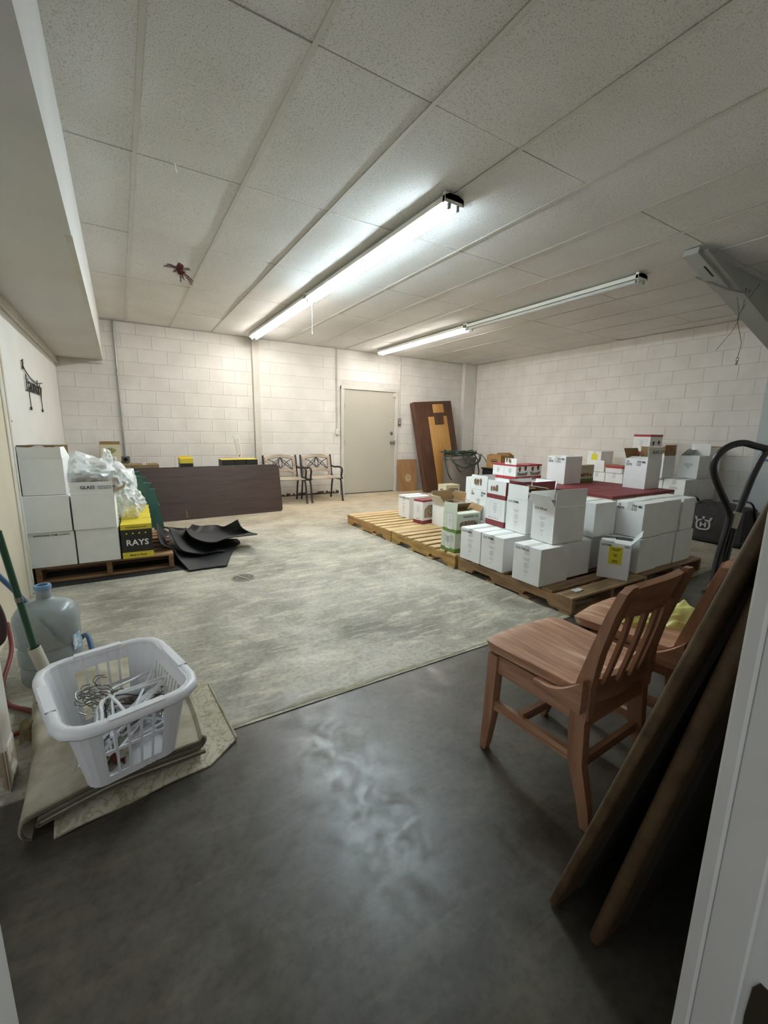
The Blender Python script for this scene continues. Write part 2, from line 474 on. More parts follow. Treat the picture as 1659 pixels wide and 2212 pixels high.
# stub wall by the water bottle
m_stub = mat('scuffed_white_paint', '#cfcdc5', 0.65, scale=7, col2='#bdb8ab')
ws = struct('wall_stub', MB().box(XL - 1.2, -0.435, 1.78, 1.90, 0, ZS), m_stub)
obj('scuffed_foot', MB().box(-0.62, -0.431, 1.776, 1.904, 0.0, 0.17, bev=0.01), mat('chipped_plaster', '#9a8a70', 0.9, scale=16, col2='#d5d2ca', bump=0.5, bscale=30, lo=0.42, hi=0.55), ws)
# door in the left wall (only its casing shows)
struct('door_2', MB().box(XL - 0.01, XL + 0.012, 2.95, 3.99, 0.0, 2.02), m_cream)
struct('trim_3', MB().box(XL, XL + 0.022, 3.99, 4.085, 0, 2.1, bev=0.004).box(XL, XL + 0.03, 4.075, 4.11, 0, 2.1, bev=0.004), mat('casing_paint', '#cdc9bd', 0.5, scale=4, col2='#bfb29a'))

# near wall with the doorway the picture is taken from
wf = struct('wall_front', MB().box(0.79, XR + 0.2, 0.02, 0.17, 0, ZC + 0.1).box(-2.0, -0.33, 0.02, 0.17, 0, ZC + 0.1).box(-0.33, 0.79, 0.02, 0.17, 2.12, ZC + 0.1), m_white)
# door frame on the right: jamb, stop and casing
m_jamb = mat('jamb_paint', '#c9c8c2', 0.6, scale=5, var=0.07)
df = struct('trim_4', MB().box(0.735, 0.79, 0.015, 0.205, 0, 2.12, bev=0.003), m_jamb)
obj('casing', MB().box(0.7185, 0.80, 0.186, 0.208, 0, 2.12, bev=0.004), m_jamb, df)
obj('door_stop', MB().box(0.722, 0.735, 0.136, 0.187, 0, 2.12, bev=0.003), m_jamb, df)
PLATE = [(0.1265, 0.475), (0.120, 0.492), (0.104, 0.490), (0.090, 0.47), (0.085, 0.42), (0.09, 0.36), (0.112, 0.345), (0.1265, 0.37), (0.1285, 0.42)]
mb = MB().prism(PLATE, -0.002, Matrix(((0, 0, 1, 0.7345), (1, 0, 0, 0), (0, 1, 0, 0), (0, 0, 0, 1))))
o = obj('strike_plate', mb, mat('old_bronze', '#3a2f22', 0.5, metal=0.3), df); o['label'] = 'dark bronze plate let into the jamb'
# open door leaf on the left
d3 = struct('door_3', MB().box(-0.292, -0.252, 0.03, 0.86, 0.012, 2.05, bev=0.003), m_jamb)
obj('door_knob', MB().tube([(-0.25, 0.80, 0.98), (-0.215, 0.80, 0.98), (-0.20, 0.80, 0.98), (-0.185, 0.80, 0.98)], [0.012, 0.014, 0.028, 0.02], 14), m_chrome, d3, True)

# ================================================================== ceiling: backing, tees, tiles
ce = struct('ceiling', MB().box(XL - 0.5, XR + 0.2, -2.5, YB + 0.2, ZC + 0.035, ZC + 0.10), m_dark)
X0, DX, Y0, DY = 0.2, 0.6, 1.903, 1.205
xs = [X0 + DX * k for k in range(-1, 12)]
ys = [Y0 + DY * k for k in range(-3, 5)]
_tile = {}
def tile_mesh(w, l, var):
    key = (round(w, 3), round(l, 3), var)
    if key not in _tile:
        mb = MB(); rnd = random.Random(var * 31 + 5); sag = rnd.uniform(0.002, 0.011)
        tw = [rnd.uniform(-0.003, 0.003) for _ in range(4)]
        def fn(u, v):
            z = -sag * math.sin(u * PI) * math.sin(v * PI) + tw[0] * (1 - u) * (1 - v) + tw[1] * u * (1 - v) + tw[2] * u * v + tw[3] * (1 - u) * v
            return ((u - 0.5) * w, (v - 0.5) * l, z)
        mb.sheet(fn, 4, 6, -0.014)
        me = mb.mesh('ceiling_tile'); me.materials.append(m_tile)
        bm = bmesh.new(); bm.from_mesh(me); bmesh.ops.recalc_face_normals(bm, faces=bm.faces[:]); bm.to_mesh(me); bm.free()
        for p in me.polygons: p.use_smooth = True
        try: me.set_sharp_from_angle(angle=0.6)
        except Exception: pass
        _tile[key] = me
    return _tile[key]
random.seed(11)
yy = ys + [YB]
for i in range(len(xs)):
    xa = xs[i]; xb = xs[i + 1] if i + 1 < len(xs) else XR
    if xb > XR: xb = XR
    if xb - xa < 0.05: continue
    for j in range(len(yy) - 1):
        ya, yb = yy[j], yy[j + 1]
        w, l = xb - xa - 0.012, yb - ya - 0.007
        o = bpy.data.objects.new('ceiling_tile', tile_mesh(w, l, random.randrange(5))); C.objects.link(o); o.parent = ce
        o.location = ((xa + xb) / 2, (ya + yb) / 2, ZC + random.uniform(0.0, 0.004))
for k, x in enumerate(xs):
    if x < XS: continue
    mb = MB().box(x - 0.0115, x + 0.0115, -2.4, YB, ZC - 0.0035, ZC - 0.001).box(x - 0.002, x + 0.002, -2.4, YB, ZC - 0.001, ZC + 0.034)
    obj('main_tee', mb, m_tee, ce)
for y in ys:
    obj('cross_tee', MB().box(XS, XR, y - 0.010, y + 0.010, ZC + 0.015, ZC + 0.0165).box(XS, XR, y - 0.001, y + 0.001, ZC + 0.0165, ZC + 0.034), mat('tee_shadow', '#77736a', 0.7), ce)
mb = MB().box(XS, XR, YB - 0.02, YB, ZC - 0.004, ZC - 0.001).box(XR - 0.02, XR, 0.2, YB - 0.02, ZC - 0.004, ZC - 0.001)
obj('wall_angle', mb, m_tee, ce)

# ================================================================== back door
d1 = struct('door_1', MB().box(3.80, 4.975, YB - 0.012, YB + 0.03, 0.012, 2.07, bev=0.003), m_doorpaint)
mb = MB().box(3.725, 3.797, YB - 0.03, YB + 0.1, 0, 2.135, bev=0.004).box(4.979, 5.055, YB - 0.03, YB + 0.1, 0, 2.135, bev=0.004).box(3.725, 5.055, YB - 0.035, YB + 0.1, 2.074, 2.14, bev=0.004)
obj('door_frame', mb, m_offwhite, d1)
for z in (0.35, 1.05, 1.75):
    obj('hinge', MB().tube([(3.799, YB - 0.02, z - 0.05), (3.799, YB - 0.02, z + 0.05)], 0.008, 8), m_steel, d1, True)
obj('deadbolt', MB().tube([(4.90, YB - 0.012, 1.235), (4.90, YB - 0.03, 1.235), (4.90, YB - 0.036, 1.235)], [0.032, 0.03, 0.018], 18), m_steel, d1, True)
obj('door_knob', MB().tube([(4.90, YB - 0.012, 1.04), (4.90, YB - 0.02, 1.04), (4.90, YB - 0.022, 1.04), (4.90, YB - 0.05, 1.04), (4.90, YB - 0.06, 1.04), (4.90, YB - 0.085, 1.04), (4.90, YB - 0.09, 1.04)], [0.034, 0.034, 0.014, 0.014, 0.03, 0.028, 0.01], 18), m_chrome, d1, True)
obj('latch_plate', MB().box(4.972, 4.984, YB - 0.034, YB - 0.01, 0.99, 1.09), m_steel, d1)
obj('door_contact', MB().box(4.935, 4.975, YB - 0.04, YB - 0.01, 1.98, 2.06, bev=0.004), mat('ivory_plastic', '#ddd5b8', 0.5), d1)
obj('notice_strip', MB().box(4.86, 4.90, YB - 0.014, YB - 0.0115, 1.50, 1.515), m_white, d1)
obj('threshold', MB().box(3.80, 4.975, YB - 0.03, YB + 0.1, 0.0, 0.010), mat('threshold', '#4b443a', 0.8), d1)

# ================================================================== steel columns, conduits
c1 = struct('trim_5', MB().box(2.03, 2.15, YB - 0.012, YB + 0.02, 0, ZC, bev=0.002), m_offwhite)
obj('column_web', MB().box(2.03, 2.045, YB - 0.09, YB - 0.012, 0, ZC), m_offwhite, c1)
c2 = struct('trim_6', MB().box(6.80, XR, YB - 0.10, YB, 0, ZC, bev=0.003), m_white)
obj('column_edge', MB().box(7.09, XR, YB - 0.125, YB - 0.10, 0, ZC, bev=0.003), m_offwhite, c2)
c3 = struct('trim_7', MB().box(6.93, XR, 1.92, 2.24, 0, ZC - 0.01, bev=0.003), mat('column_paint', '#b9c0c0', 0.6, scale=3, var=0.08))
obj('blue_tape', MB().box(6.925, 6.931, 1.93, 2.20, 0.985, 1.012), mat('blue_tape', '#3d6796', 0.6), c3)
obj('base_board', MB().box(6.915, 6.93, 1.90, 2.24, 0, 0.12), m_black, c3)

def conduit(x, z0, label, end, ztop=ZC - 0.004):
    t = thing('conduit', label, 'conduit', (x, YB, z0))
    h = ztop - z0
    obj('pipe', MB().tube([(0, -0.022, 0), (0, -0.022, h)], 0.0125, 10), mat('conduit_paint' if end != 'metal' else 'galvanised', '#cbc8bf' if end != 'metal' else '#a9a9a4', 0.4, metal=0.0 if end != 'metal' else 0.6), t, True)
    for z in (h * 0.25, h * 0.62):
        obj('strap', MB().box(-0.03, 0.03, -0.012, -0.001, z - 0.012, z + 0.012).tube([(0, -0.022, z - 0.012), (0, -0.022, z + 0.012)], 0.0155, 10), m_offwhite, t)
    return t
t = conduit(0.036, 0.83, 'grey metal conduit running down behind the cream box to a round socket', 'metal')
obj('socket_box', MB().box(-0.055, 0.06, -0.055, 0.0, -0.10, 0.0, bev=0.008), mat('weathered_box', '#77756d', 0.6, metal=0.3), t)
obj('socket_cover', MB().tube([(0.0, -0.055, -0.05), (0.0, -0.062, -0.05)], 0.03, 14), m_dark, t)
t = conduit(3.645, 1.31, 'thin white conduit ending at a white switch left of the back door', 'white')
obj('switch_box', MB().box(-0.035, 0.035, -0.05, 0.0, -0.11, 0.0, bev=0.005), m_white, t)
obj('toggle', MB().box(-0.006, 0.006, -0.066, -0.05, -0.065, -0.045), m_offwhite, t)
t = conduit(5.085, 1.55, 'thin white conduit ending at a grey outlet right of the back door', 'white')
ob = obj('outlet_box', MB().box(-0.04, 0.04, -0.055, 0.0, -0.135, 0.0, bev=0.006), mat('grey_outlet', '#7d7a73', 0.5, metal=0.2), t)
for z in (-0.04, -0.095): obj('outlet_face', MB().box(-0.022, 0.022, -0.0575, -0.055, z - 0.016, z + 0.016), mat('pale_grey', '#b5b2aa', 0.5), t)

sw = thing('light_switch', 'white light switch on the left wall beside the door casing', 'switch', (XL, 4.19, 1.30))
obj('switch_plate', MB().box(0, 0.007, -0.04, 0.04, -0.065, 0.065, bev=0.003), mat('switch_plate', '#c9c2ad', 0.5), sw)
obj('toggle', MB().box(0.007, 0.024, -0.005, 0.005, -0.006, 0.012), mat('ivory_plastic', '#ddd5b8', 0.5), sw)

# ================================================================== sloping steel beam at the right
bt = struct('ceiling_beam', MB().bar((4.20, 1.97, 2.77), (6.93, 1.97, 2.075), 0.17, 0.014), mat('beam_paint', '#aeb0ab', 0.6, scale=4, var=0.1))
sl = (2.11 - 2.775) / 2.9
obj('web', MB().prism([(4.30, 2.745), (6.93, 2.075), (6.93, ZC), (4.30, ZC)], 0.012, Matrix(((1, 0, 0, 0), (0, 0, -1, 1.976), (0, 1, 0, 0), (0, 0, 0, 1)))), MATS['beam_paint'], bt)
obj('cover_plate', MB().bar((4.15, 1.99, 2.775), (4.80, 1.99, 2.61), 0.115, 0.05), MATS['beam_paint'], bt)
obj('slot', MB().bar((4.35, 1.965, 2.699), (4.53, 1.965, 2.653), 0.012, 0.004), m_dark, bt)
obj('bracket', MB().tube([(4.52, 2.10, 2.68), (4.70, 1.93, 2.575), (5.0, 1.86, 2.565), (5.03, 1.86, 2.60)], 0.009, 8), mat('galvanised', '#a9a9a4', 0.4, metal=0.6), bt, True)

# ================================================================== fluorescent strip lights
def strip_light(x, y0, y1, label, lit, tube_mat, tubes):
    t = thing('strip_light', label, 'light', (x, y0, ZC - 0.004))
    ln = y1 - y0
    w = 0.08
    mb = MB().prism([(-w, -0.056), (-w, -0.022), (-0.03, 0), (0.03, 0), (w, -0.022), (w, -0.056), (w - 0.008, -0.056), (w - 0.012, -0.042), (-w + 0.012, -0.042), (-w + 0.008, -0.056)], ln, Matrix(((1, 0, 0, 0), (0, 0, 1, 0), (0, 1, 0, 0), (0, 0, 0, 1))))  # side lips and extra width are added to hold tube light off the ceiling
    obj('housing', mb, mat('fixture_enamel', '#e3e1d6', 0.45, scale=5, var=0.08), t)
    for k, xx in enumerate(tubes):
        obj('fluorescent_tube', MB().tube([(xx, 0.045, -0.069), (xx, ln - 0.045, -0.069)], 0.0185, 14), tube_mat, t, True)
    for yy_ in (0.0, ln - 0.03):
        e = obj('end_bracket', MB().box(-w, w, yy_, yy_ + 0.03, -0.062, 0.0, bev=0.003), mat('fixture_enamel', '#cfcdbf', 0.45), t)
        for xx in (-0.035, 0.035):
            obj('lamp_holder', MB().box(xx - 0.013, xx + 0.013, yy_ + 0.004, yy_ + 0.026, -0.092, -0.05, bev=0.004), mat('holder', '#9aa09c', 0.5), e)
    return t
m_cool = emit('tube_cool', COOL, TUBE_COOL); m_warm = emit('tube_warm', WARM, TUBE_WARM)
m_off = mat('tube_unlit', '#c9cbc6', 0.25, scale=4, var=0.04)
strip_light(1.99, 2.43, 4.915, 'cool white lit twin-tube strip light on the ceiling, nearest the camera', True, m_cool, (-0.035, 0.035))
strip_light(1.99, 4.925, 7.41, 'warm lit twin-tube strip light ending at the column of the back wall', True, m_warm, (-0.035, 0.035))
strip_light(4.395, 2.50, 4.92, 'unlit strip light with one dull tube over the boxes', False, m_off, (-0.035,))
strip_light(4.395, 4.93, 7.41, 'warm lit twin-tube strip light above the back door end', True, m_warm, (-0.035, 0.035))
# ================================================================== pallets
def pallet_wood(tone):
    return {'new': lambda: wood('pine_new', '#d0b384', '#ab8a58', 16, (1.2, 9, 9)), 'mid': lambda: wood('pine_mid', '#c2a579', '#93744a', 16, (1.2, 9, 9)),
            'old': lambda: wood('pallet_old', '#b0906a', '#715840', 16, (1.2, 9, 9)), 'dim': lambda: wood('pallet_brown', '#a07c5a', '#644a33', 16, (1.2, 9, 9))}[tone]()
def stringer_wood(tone):
    return {'new': lambda: wood('stringer_new', '#b98f55', '#8a6433', 16, (9, 1.2, 9)), 'mid': lambda: wood('stringer_mid', '#b8924f', '#7f5d30', 16, (9, 1.2, 9)),
            'old': lambda: wood('stringer_old', '#a6835e', '#6b5139', 16, (9, 1.2, 9)), 'dim': lambda: wood('stringer_brown', '#8c6544', '#553b26', 16, (9, 1.2, 9))}[tone]()
PZ = 0.14
def pallet(x, y, wx, ly, label, tone='old', rot=0.0, n=7, seed=0, along='y', group=None):
    """deck boards run along local x, notched stringers along local y"""
    rnd = random.Random(seed)
    t = thing('pallet', label, 'pallet', (x, y, 0), rot, group)
    mw, ms = pallet_wood(tone), stringer_wood(tone)
    z0, z1, z2 = 0.018, 0.018 + 0.102, PZ
    for k, sx in enumerate((0.0, (wx - 0.038) / 2, wx - 0.038)):
        a = ly
        pr = [(0, z1), (0, z0)]
        for c in (0.26, 0.74):
            n0, n1 = a * c - 0.13, a * c + 0.13
            pr += [(n0, z0), (n0 + 0.03, z0 + 0.038), (n1 - 0.03, z0 + 0.038), (n1, z0)]
        pr += [(a, z0), (a, z1)]
        obj('stringer', MB().prism(pr, 0.038, Matrix(((0, 0, 1, sx), (1, 0, 0, 0), (0, 1, 0, 0), (0, 0, 0, 1)))), ms, t)
    for k in range(n):
        w = 0.135 if k in (0, n - 1) else rnd.uniform(0.085, 0.10)
        yc = 0.0675 + (ly - 0.135) * k / (n - 1)
        obj('deck_board', MB().box(rnd.uniform(-0.004, 0.004), wx + rnd.uniform(-0.006, 0.004), yc - w / 2, yc + w / 2, z1, z2 - rnd.uniform(0, 0.002), bev=0.003), mw, t)
    for k in range(4):
        yc = 0.06 + (ly - 0.12) * k / 3
        obj('bottom_board', MB().box(0, wx, yc - 0.05, yc + 0.05, 0.0, z0, bev=0.002), mw, t)
    return t
pallet(2.60, 4.085, 1.0, 1.12, 'new pale pine pallet at the far end of the row, boards half empty', 'new', n=8, seed=1)
pallet(2.605, 2.95, 1.0, 1.12, 'pine pallet in the middle of the row under the green-striped boxes', 'mid', n=8, seed=2)
pallet(2.63, 1.72, 0.98, 1.215, 'dark wooden pallet nearest the camera with bare front boards', 'old', n=8, seed=3)
pallet(3.63, 1.76, 1.02, 1.19, 'dark wooden pallet behind the chairs, under the far end of the white boxes', 'dim', n=7, seed=4)
pallet(3.63, 2.97, 1.0, 1.12, 'pallet hidden under the boxes in the middle of the pile', 'dim', n=7, seed=5)
pallet(6.08, 2.58, 1.0, 1.16, 'pallet under the white boxes along the right wall', 'dim', n=7, seed=6)
pallet(6.08, 3.76, 1.0, 1.12, 'pallet along the right wall further from the camera', 'dim', n=7, seed=7)
pallet(5.09, 6.0, 0.6, 0.52, 'pallet by the grey bin under the small cream box', 'dim', n=7, seed=8)

# ================================================================== cartons
m_card = mat('white_card', '#e8e8e6', 0.7, scale=9, var=0.05, bump=0.05, bscale=60)
m_cardin = mat('brown_card', '#9a7a52', 0.85, scale=14, var=0.15)
m_kraft = mat('kraft_card', '#a07a4d', 0.8, scale=10, var=0.15)
m_creamcard = mat('cream_card', '#cfc8a8', 0.7, scale=9, var=0.07)
m_maroon = mat('burgundy_print', '#85383a', 0.6, scale=10, var=0.15)
m_redp = mat('red_print', '#a8323a', 0.55, scale=10, var=0.1)
m_greenp = mat('green_print', '#6d8a3c', 0.6, scale=10, var=0.1)
m_palegreen = mat('pale_green_card', '#cdd2c0', 0.65, scale=9, var=0.05)
m_yellow = mat('yellow_print', '#d9c33a', 0.55, scale=10, var=0.08)
m_blackp = mat('black_print', '#2a2621', 0.5, scale=10, var=0.2)
m_ink = mat('black_ink', '#24262b', 0.7)
m_greyink = mat('grey_ink', '#adafb2', 0.7)
m_tape = mat('clear_tape', '#d2d2cc', 0.25, scale=12, var=0.04)
m_lab = mat('yellow_label', '#dccf2e', 0.6, scale=20, var=0.1)
TH = 0.005

def lines_on(parent, face, c, widths, dy, h, material, name='printed_lines'):
    """small unreadable print: short bars centred on c"""
    mb = MB()
    for i, w in enumerate(widths):
        z = -i * dy
        if isinstance(w, (list, tuple)): a0, a1 = w
        else: a0, a1 = -w / 2, w / 2
        mb.add([(a0, z, 0), (a1, z, 0), (a1, z + h, 0), (a0, z + h, 0)], [(0, 1, 2, 3)])
    R = {'-X': ROT_NX, '-Y': ROT_NY}[face]
    o = obj(name, mb, material, parent, recalc=False)
    o.matrix_local = Matrix.Translation(c) @ R.to_4x4()
    return o

def carton(label, x, y, z, w, d, h, rot=0.0, card=None, flaps=None, name='carton', group=None, bands=(), seam='x', tape=True, top=None, inner=None, flap_card=None, cat='box'):
    """d along local x, w along local y; flaps: {side: (tilt outwards in degrees, length)} makes it an open box"""
    card = card or m_card; inner = inner or m_cardin; top = top or card
    t = thing(name, label, cat, (x, y, z + 0.0012), math.radians(rot), group)
    if flaps is None:
        obj('body', MB().box(0, d, 0, w, 0, h - 0.004, bev=0.002), card, t)
        if seam == 'x':
            for y0, y1 in ((0.0, w / 2 - 0.0015), (w / 2 + 0.0015, w)): obj('flap', MB().box(0, d, y0, y1, h - 0.004, h, bev=0.0012), top, t)
            if tape: obj('tape', MB().box(-0.0006, d + 0.0006, w / 2 - 0.024, w / 2 + 0.024, h, h + 0.0006).box(-0.0008, 0, w / 2 - 0.024, w / 2 + 0.024, h - 0.07, h + 0.0006), m_tape, t)
        else:
            for x0, x1 in ((0.0, d / 2 - 0.0015), (d / 2 + 0.0015, d)): obj('flap', MB().box(x0, x1, 0, w, h - 0.004, h, bev=0.0012), top, t)
            if tape: obj('tape', MB().box(d / 2 - 0.024, d / 2 + 0.024, 0, w, h, h + 0.0006), m_tape, t)
    else:
        mb = MB().box(0, d, 0, w, 0, TH).box(0, TH, 0, w, TH, h).box(d - TH, d, 0, w, TH, h).box(TH, d - TH, 0, TH, TH, h).box(TH, d - TH, w - TH, w, TH, h)
        obj('body', mb, card, t)
        il = MB(); e = TH + 0.0008
        il.add([(e, e, e), (d - e, e, e), (d - e, w - e, e), (e, w - e, e), (e, e, h - 0.002), (d - e, e, h - 0.002), (d - e, w - e, h - 0.002), (e, w - e, h - 0.002)], [(0, 1, 2, 3), (0, 4, 5, 1), (1, 5, 6, 2), (2, 6, 7, 3), (3, 7, 4, 0)])
        obj('lining', il, inner, t, recalc=False)
        for side, spec in flaps.items():
            tilt, ln = spec[0], spec[1]
            fm = spec[2] if len(spec) > 2 else (flap_card or card)
            a = math.radians(tilt)
            wd = w if side in ('-X', '+X') else d
            M = {'-X': Matrix.Translation((0, 0, h)) @ Matrix.Rotation(-a, 4, 'Y'),
                 '+X': Matrix.Translation((d, w, h)) @ Matrix.Rotation(PI, 4, 'Z') @ Matrix.Rotation(-a, 4, 'Y'),
                 '-Y': Matrix.Translation((d, 0, h)) @ Matrix.Rotation(PI / 2, 4, 'Z') @ Matrix.Rotation(-a, 4, 'Y'),
                 '+Y': Matrix.Translation((0, w, h)) @ Matrix.Rotation(-PI / 2, 4, 'Z') @ Matrix.Rotation(-a, 4, 'Y')}[side]
            fo = obj('flap', MB().box(0, TH * 0.7, 0.003, wd - 0.003, 0.001, ln, bev=0.001), fm, t); fo.matrix_local = M
            fi = obj('flap_lining', MB().add([(TH * 0.7 + 0.0006, 0.004, 0.002), (TH * 0.7 + 0.0006, wd - 0.004, 0.002), (TH * 0.7 + 0.0006, wd - 0.004, ln - 0.002), (TH * 0.7 + 0.0006, 0.004, ln - 0.002)], [(0, 1, 2, 3)]), inner, fo, recalc=False)
    for z0, z1, bmt in bands:
        o_ = 0.0009
        mb = MB(); mb.add([(-o_, -o_, z0), (d + o_, -o_, z0), (d + o_, w + o_, z0), (-o_, w + o_, z0), (-o_, -o_, z1), (d + o_, -o_, z1), (d + o_, w + o_, z1), (-o_, w + o_, z1)], [(0, 1, 5, 4), (1, 2, 6, 5), (2, 3, 7, 6), (3, 0, 4, 7)])
        obj('colour_band', mb, bmt, t)
    return t

def p12(t, w, h, head='12 X 750ML'):
    """heading in the corner and a small centred block of print, as on the plain wine cartons"""
    print_on(head, 0.026, m_ink, t, '-X', (-0.0016, w - 0.015, h - 0.038))
    lines_on(t, '-X', (-0.0014, w / 2, h - 0.10), [0.07, 0.045, 0, 0.035, 0.045, 0.055, 0.03, 0, 0.045, 0.025, 0, 0.02], 0.0125, 0.004, m_greyink)
def p5570(t, w, h):
    print_on('12\n5570', 0.029, m_ink, t, '-X', (-0.0016, w - 0.012, h - 0.038), line=0.95)
    print_on('750 ML\nCG', 0.029, m_ink, t, '-X', (-0.0016, 0.103, h - 0.038), line=0.95)
def glass(parent, face, pos, s=0.034):
    print_on('GLASS', s, m_ink, parent, face, pos)
    dx = 3.35 * s
    p2 = Vector(pos) + (Vector((dx, 0, s * 0.38)) if face == '-Y' else Vector((0, -dx, s * 0.38)))
    print_on('HANDLE WITH CARE', s * 0.36, m_ink, parent, face, p2)
    p3 = Vector(pos) + (Vector((dx, 0, -0.1 * s)) if face == '-Y' else Vector((0, -dx, -0.1 * s)))
    print_on('THIS SIDE UP', s * 0.45, m_ink, parent, face, p3)
def frame_print(t, w, h, z0, z1, face='-X', mt=None, inset=0.045, span=None):
    """thin square rule round a block of small print"""
    mt = mt or m_greyink; mb = MB(); a = span or w; l = 0.0018
    x0, x1 = -a / 2 + inset, a / 2 - inset; hh = z1 - z0
    for q in ((x0, x1, 0, l), (x0, x1, hh - l, hh), (x0, x0 + l, 0, hh), (x1 - l, x1, 0, hh)):
        mb.add([(q[0], q[2], 0), (q[1], q[2], 0), (q[1], q[3], 0), (q[0], q[3], 0)], [(0, 1, 2, 3)])
    for k, ww in enumerate((0.05, 0.03, 0.06, 0.04, 0.05, 0.03, 0.02)):
        zz = hh * (0.82 - 0.1 * k)
        mb.add([(-ww / 2, zz, 0), (ww / 2, zz, 0), (ww / 2, zz + 0.005, 0), (-ww / 2, zz + 0.005, 0)], [(0, 1, 2, 3)])
    o = obj('printed_frame', mb, mt, t, recalc=False)
    R = ROT_NX if face == '-X' else ROT_NY
    c = (-0.0016, w / 2, z0) if face == '-X' else (a / 2, -0.0016, z0)
    o.matrix_local = Matrix.Translation(c) @ R.to_4x4()
def hill_print(t, d, z0, z1, c0=None, n=1, mt=None):
    """picture of vineyard rows / bunches on the long side of a wine carton"""
    mt = mt or mat('sepia_ink', '#6e584a', 0.7, scale=60, col2='#b9a893', lo=0.45, hi=0.5)
    for k in range(n):
        cx = d * (k + 0.5) / n; hw = d / n * 0.38; mb = MB()
        pts = [(-hw, 0)] + [(hw * math.cos(PI - PI * i / 14), (z1 - z0) * (0.55 + 0.45 * math.sin(PI * i / 14))) for i in range(15)] + [(hw, 0)]
        mb.add([(p[0], p[1], 0) for p in pts], [tuple(range(len(pts)))])
        o = obj('printed_picture', mb, mt, t, recalc=False); o.matrix_local = Matrix.Translation((cx, -0.0016, z0)) @ ROT_NY.to_4x4()
def grape_print(t, d, z0, n, mt):
    for k in range(n):
        mb = MB(); cx = d * (k + 0.5) / n; s = d / n
        for ax, az, rx in ((-0.22, 0.075, 0.10), (0.22, 0.085, 0.10)):
            pts = [(ax * s + rx * s * math.cos(a) * (1.1 if math.sin(a) > 0 else 0.7), az + 0.032 * math.sin(a)) for a in [2 * PI * i / 14 for i in range(14)]]
            mb.add([(p[0], p[1], 0) for p in pts], [tuple(range(14))])
        o = obj('printed_picture', mb, mt, t, recalc=False); o.matrix_local = Matrix.Translation((cx, -0.0016, z0)) @ ROT_NY.to_4x4()
        mb = MB(); pts = [(-0.36 * s, 0), (0.36 * s, 0), (0.40 * s, 0.045), (0.1 * s, 0.03), (-0.1 * s, 0.03), (-0.40 * s, 0.045)]
        mb.add([(p[0], p[1], 0) for p in pts], [tuple(range(6))])
        o = obj('printed_picture', mb, mat('grey_picture', '#8f8a78', 0.7, scale=50, col2='#5e5b4c', lo=0.45, hi=0.55), t, recalc=False); o.matrix_local = Matrix.Translation((cx, -0.0016, z0)) @ ROT_NY.to_4x4()
m_grape = mat('grape_print', '#6b2a22', 0.6, scale=60, var=0.4)

H = 0.29
Z1, Z2, Z3 = PZ, PZ + 0.295, PZ + 0.59
# ---- bottom layer, front row
t = carton('closed white wine carton, left one of the front row on the dark pallet', 2.60, 2.625, Z1, 0.255, 0.33, H); p12(t, 0.255, H)
t = carton('closed white wine carton in front of the burgundy-striped open box', 2.60, 2.36, Z1, 0.255, 0.33, H); p12(t, 0.255, H)
t = carton('closed white wine carton at the near corner of the pallet, under the wide-open box', 2.59, 1.985, Z1, 0.26, 0.335, H); p12(t, 0.26, H, '12 X 750 ml')
carton('plain white carton second from the near corner in the bottom row', 2.938, 2.018, Z1, 0.255, 0.31, H, rot=-0.8)
carton('plain white carton third in the bottom row, beside the box with the yellow label', 3.262, 2.07, Z1, 0.255, 0.29, H, rot=0.5)
for i, yv in enumerate((2.29, 2.56, 2.83)):
    carton('white carton of the second row hidden behind the front boxes', 2.945, yv, Z1, 0.255, 0.33, H, group='second row of cartons')
t = carton('white open box with a yellow label standing askew on the bare pallet boards', 3.335, 1.735, Z1, 0.222, 0.235, H, rot=26, flaps={'-Y': (38, 0.105), '+Y': (-84, 0.10), '-X': (-80, 0.09), '+X': (-70, 0.10)}, inner=m_card)
o = obj('yellow_label', MB().box(-0.0015, -0.0007, 0.055, 0.15, 0.12, 0.265), m_lab, t)
lines_on(o, '-X', (-0.0022, 0.1025, 0.245), [0.07, 0.05, 0, 0, 0.03, 0.02, 0, 0, 0.035, 0.045], 0.012, 0.005, m_ink)
print_on('12/750ML', 0.02, m_ink, t, '-X', (-0.0016, 0.213, H - 0.025)); print_on('RED', 0.02, m_ink, t, '-X', (-0.0016, 0.045, H - 0.025))
carton('plain white carton in the bottom row just right of the yellow-label box', 3.585, 1.80, Z1, 0.26, 0.305, H, rot=0.7)
carton('plain white carton in the bottom row, second right of the yellow-label box', 3.905, 1.815, Z1, 0.255, 0.28, H, rot=-0.6)
carton('plain white carton ending the bottom row at the far right of the pallet', 4.20, 1.805, Z1, 0.26, 0.315, H, rot=0.8)
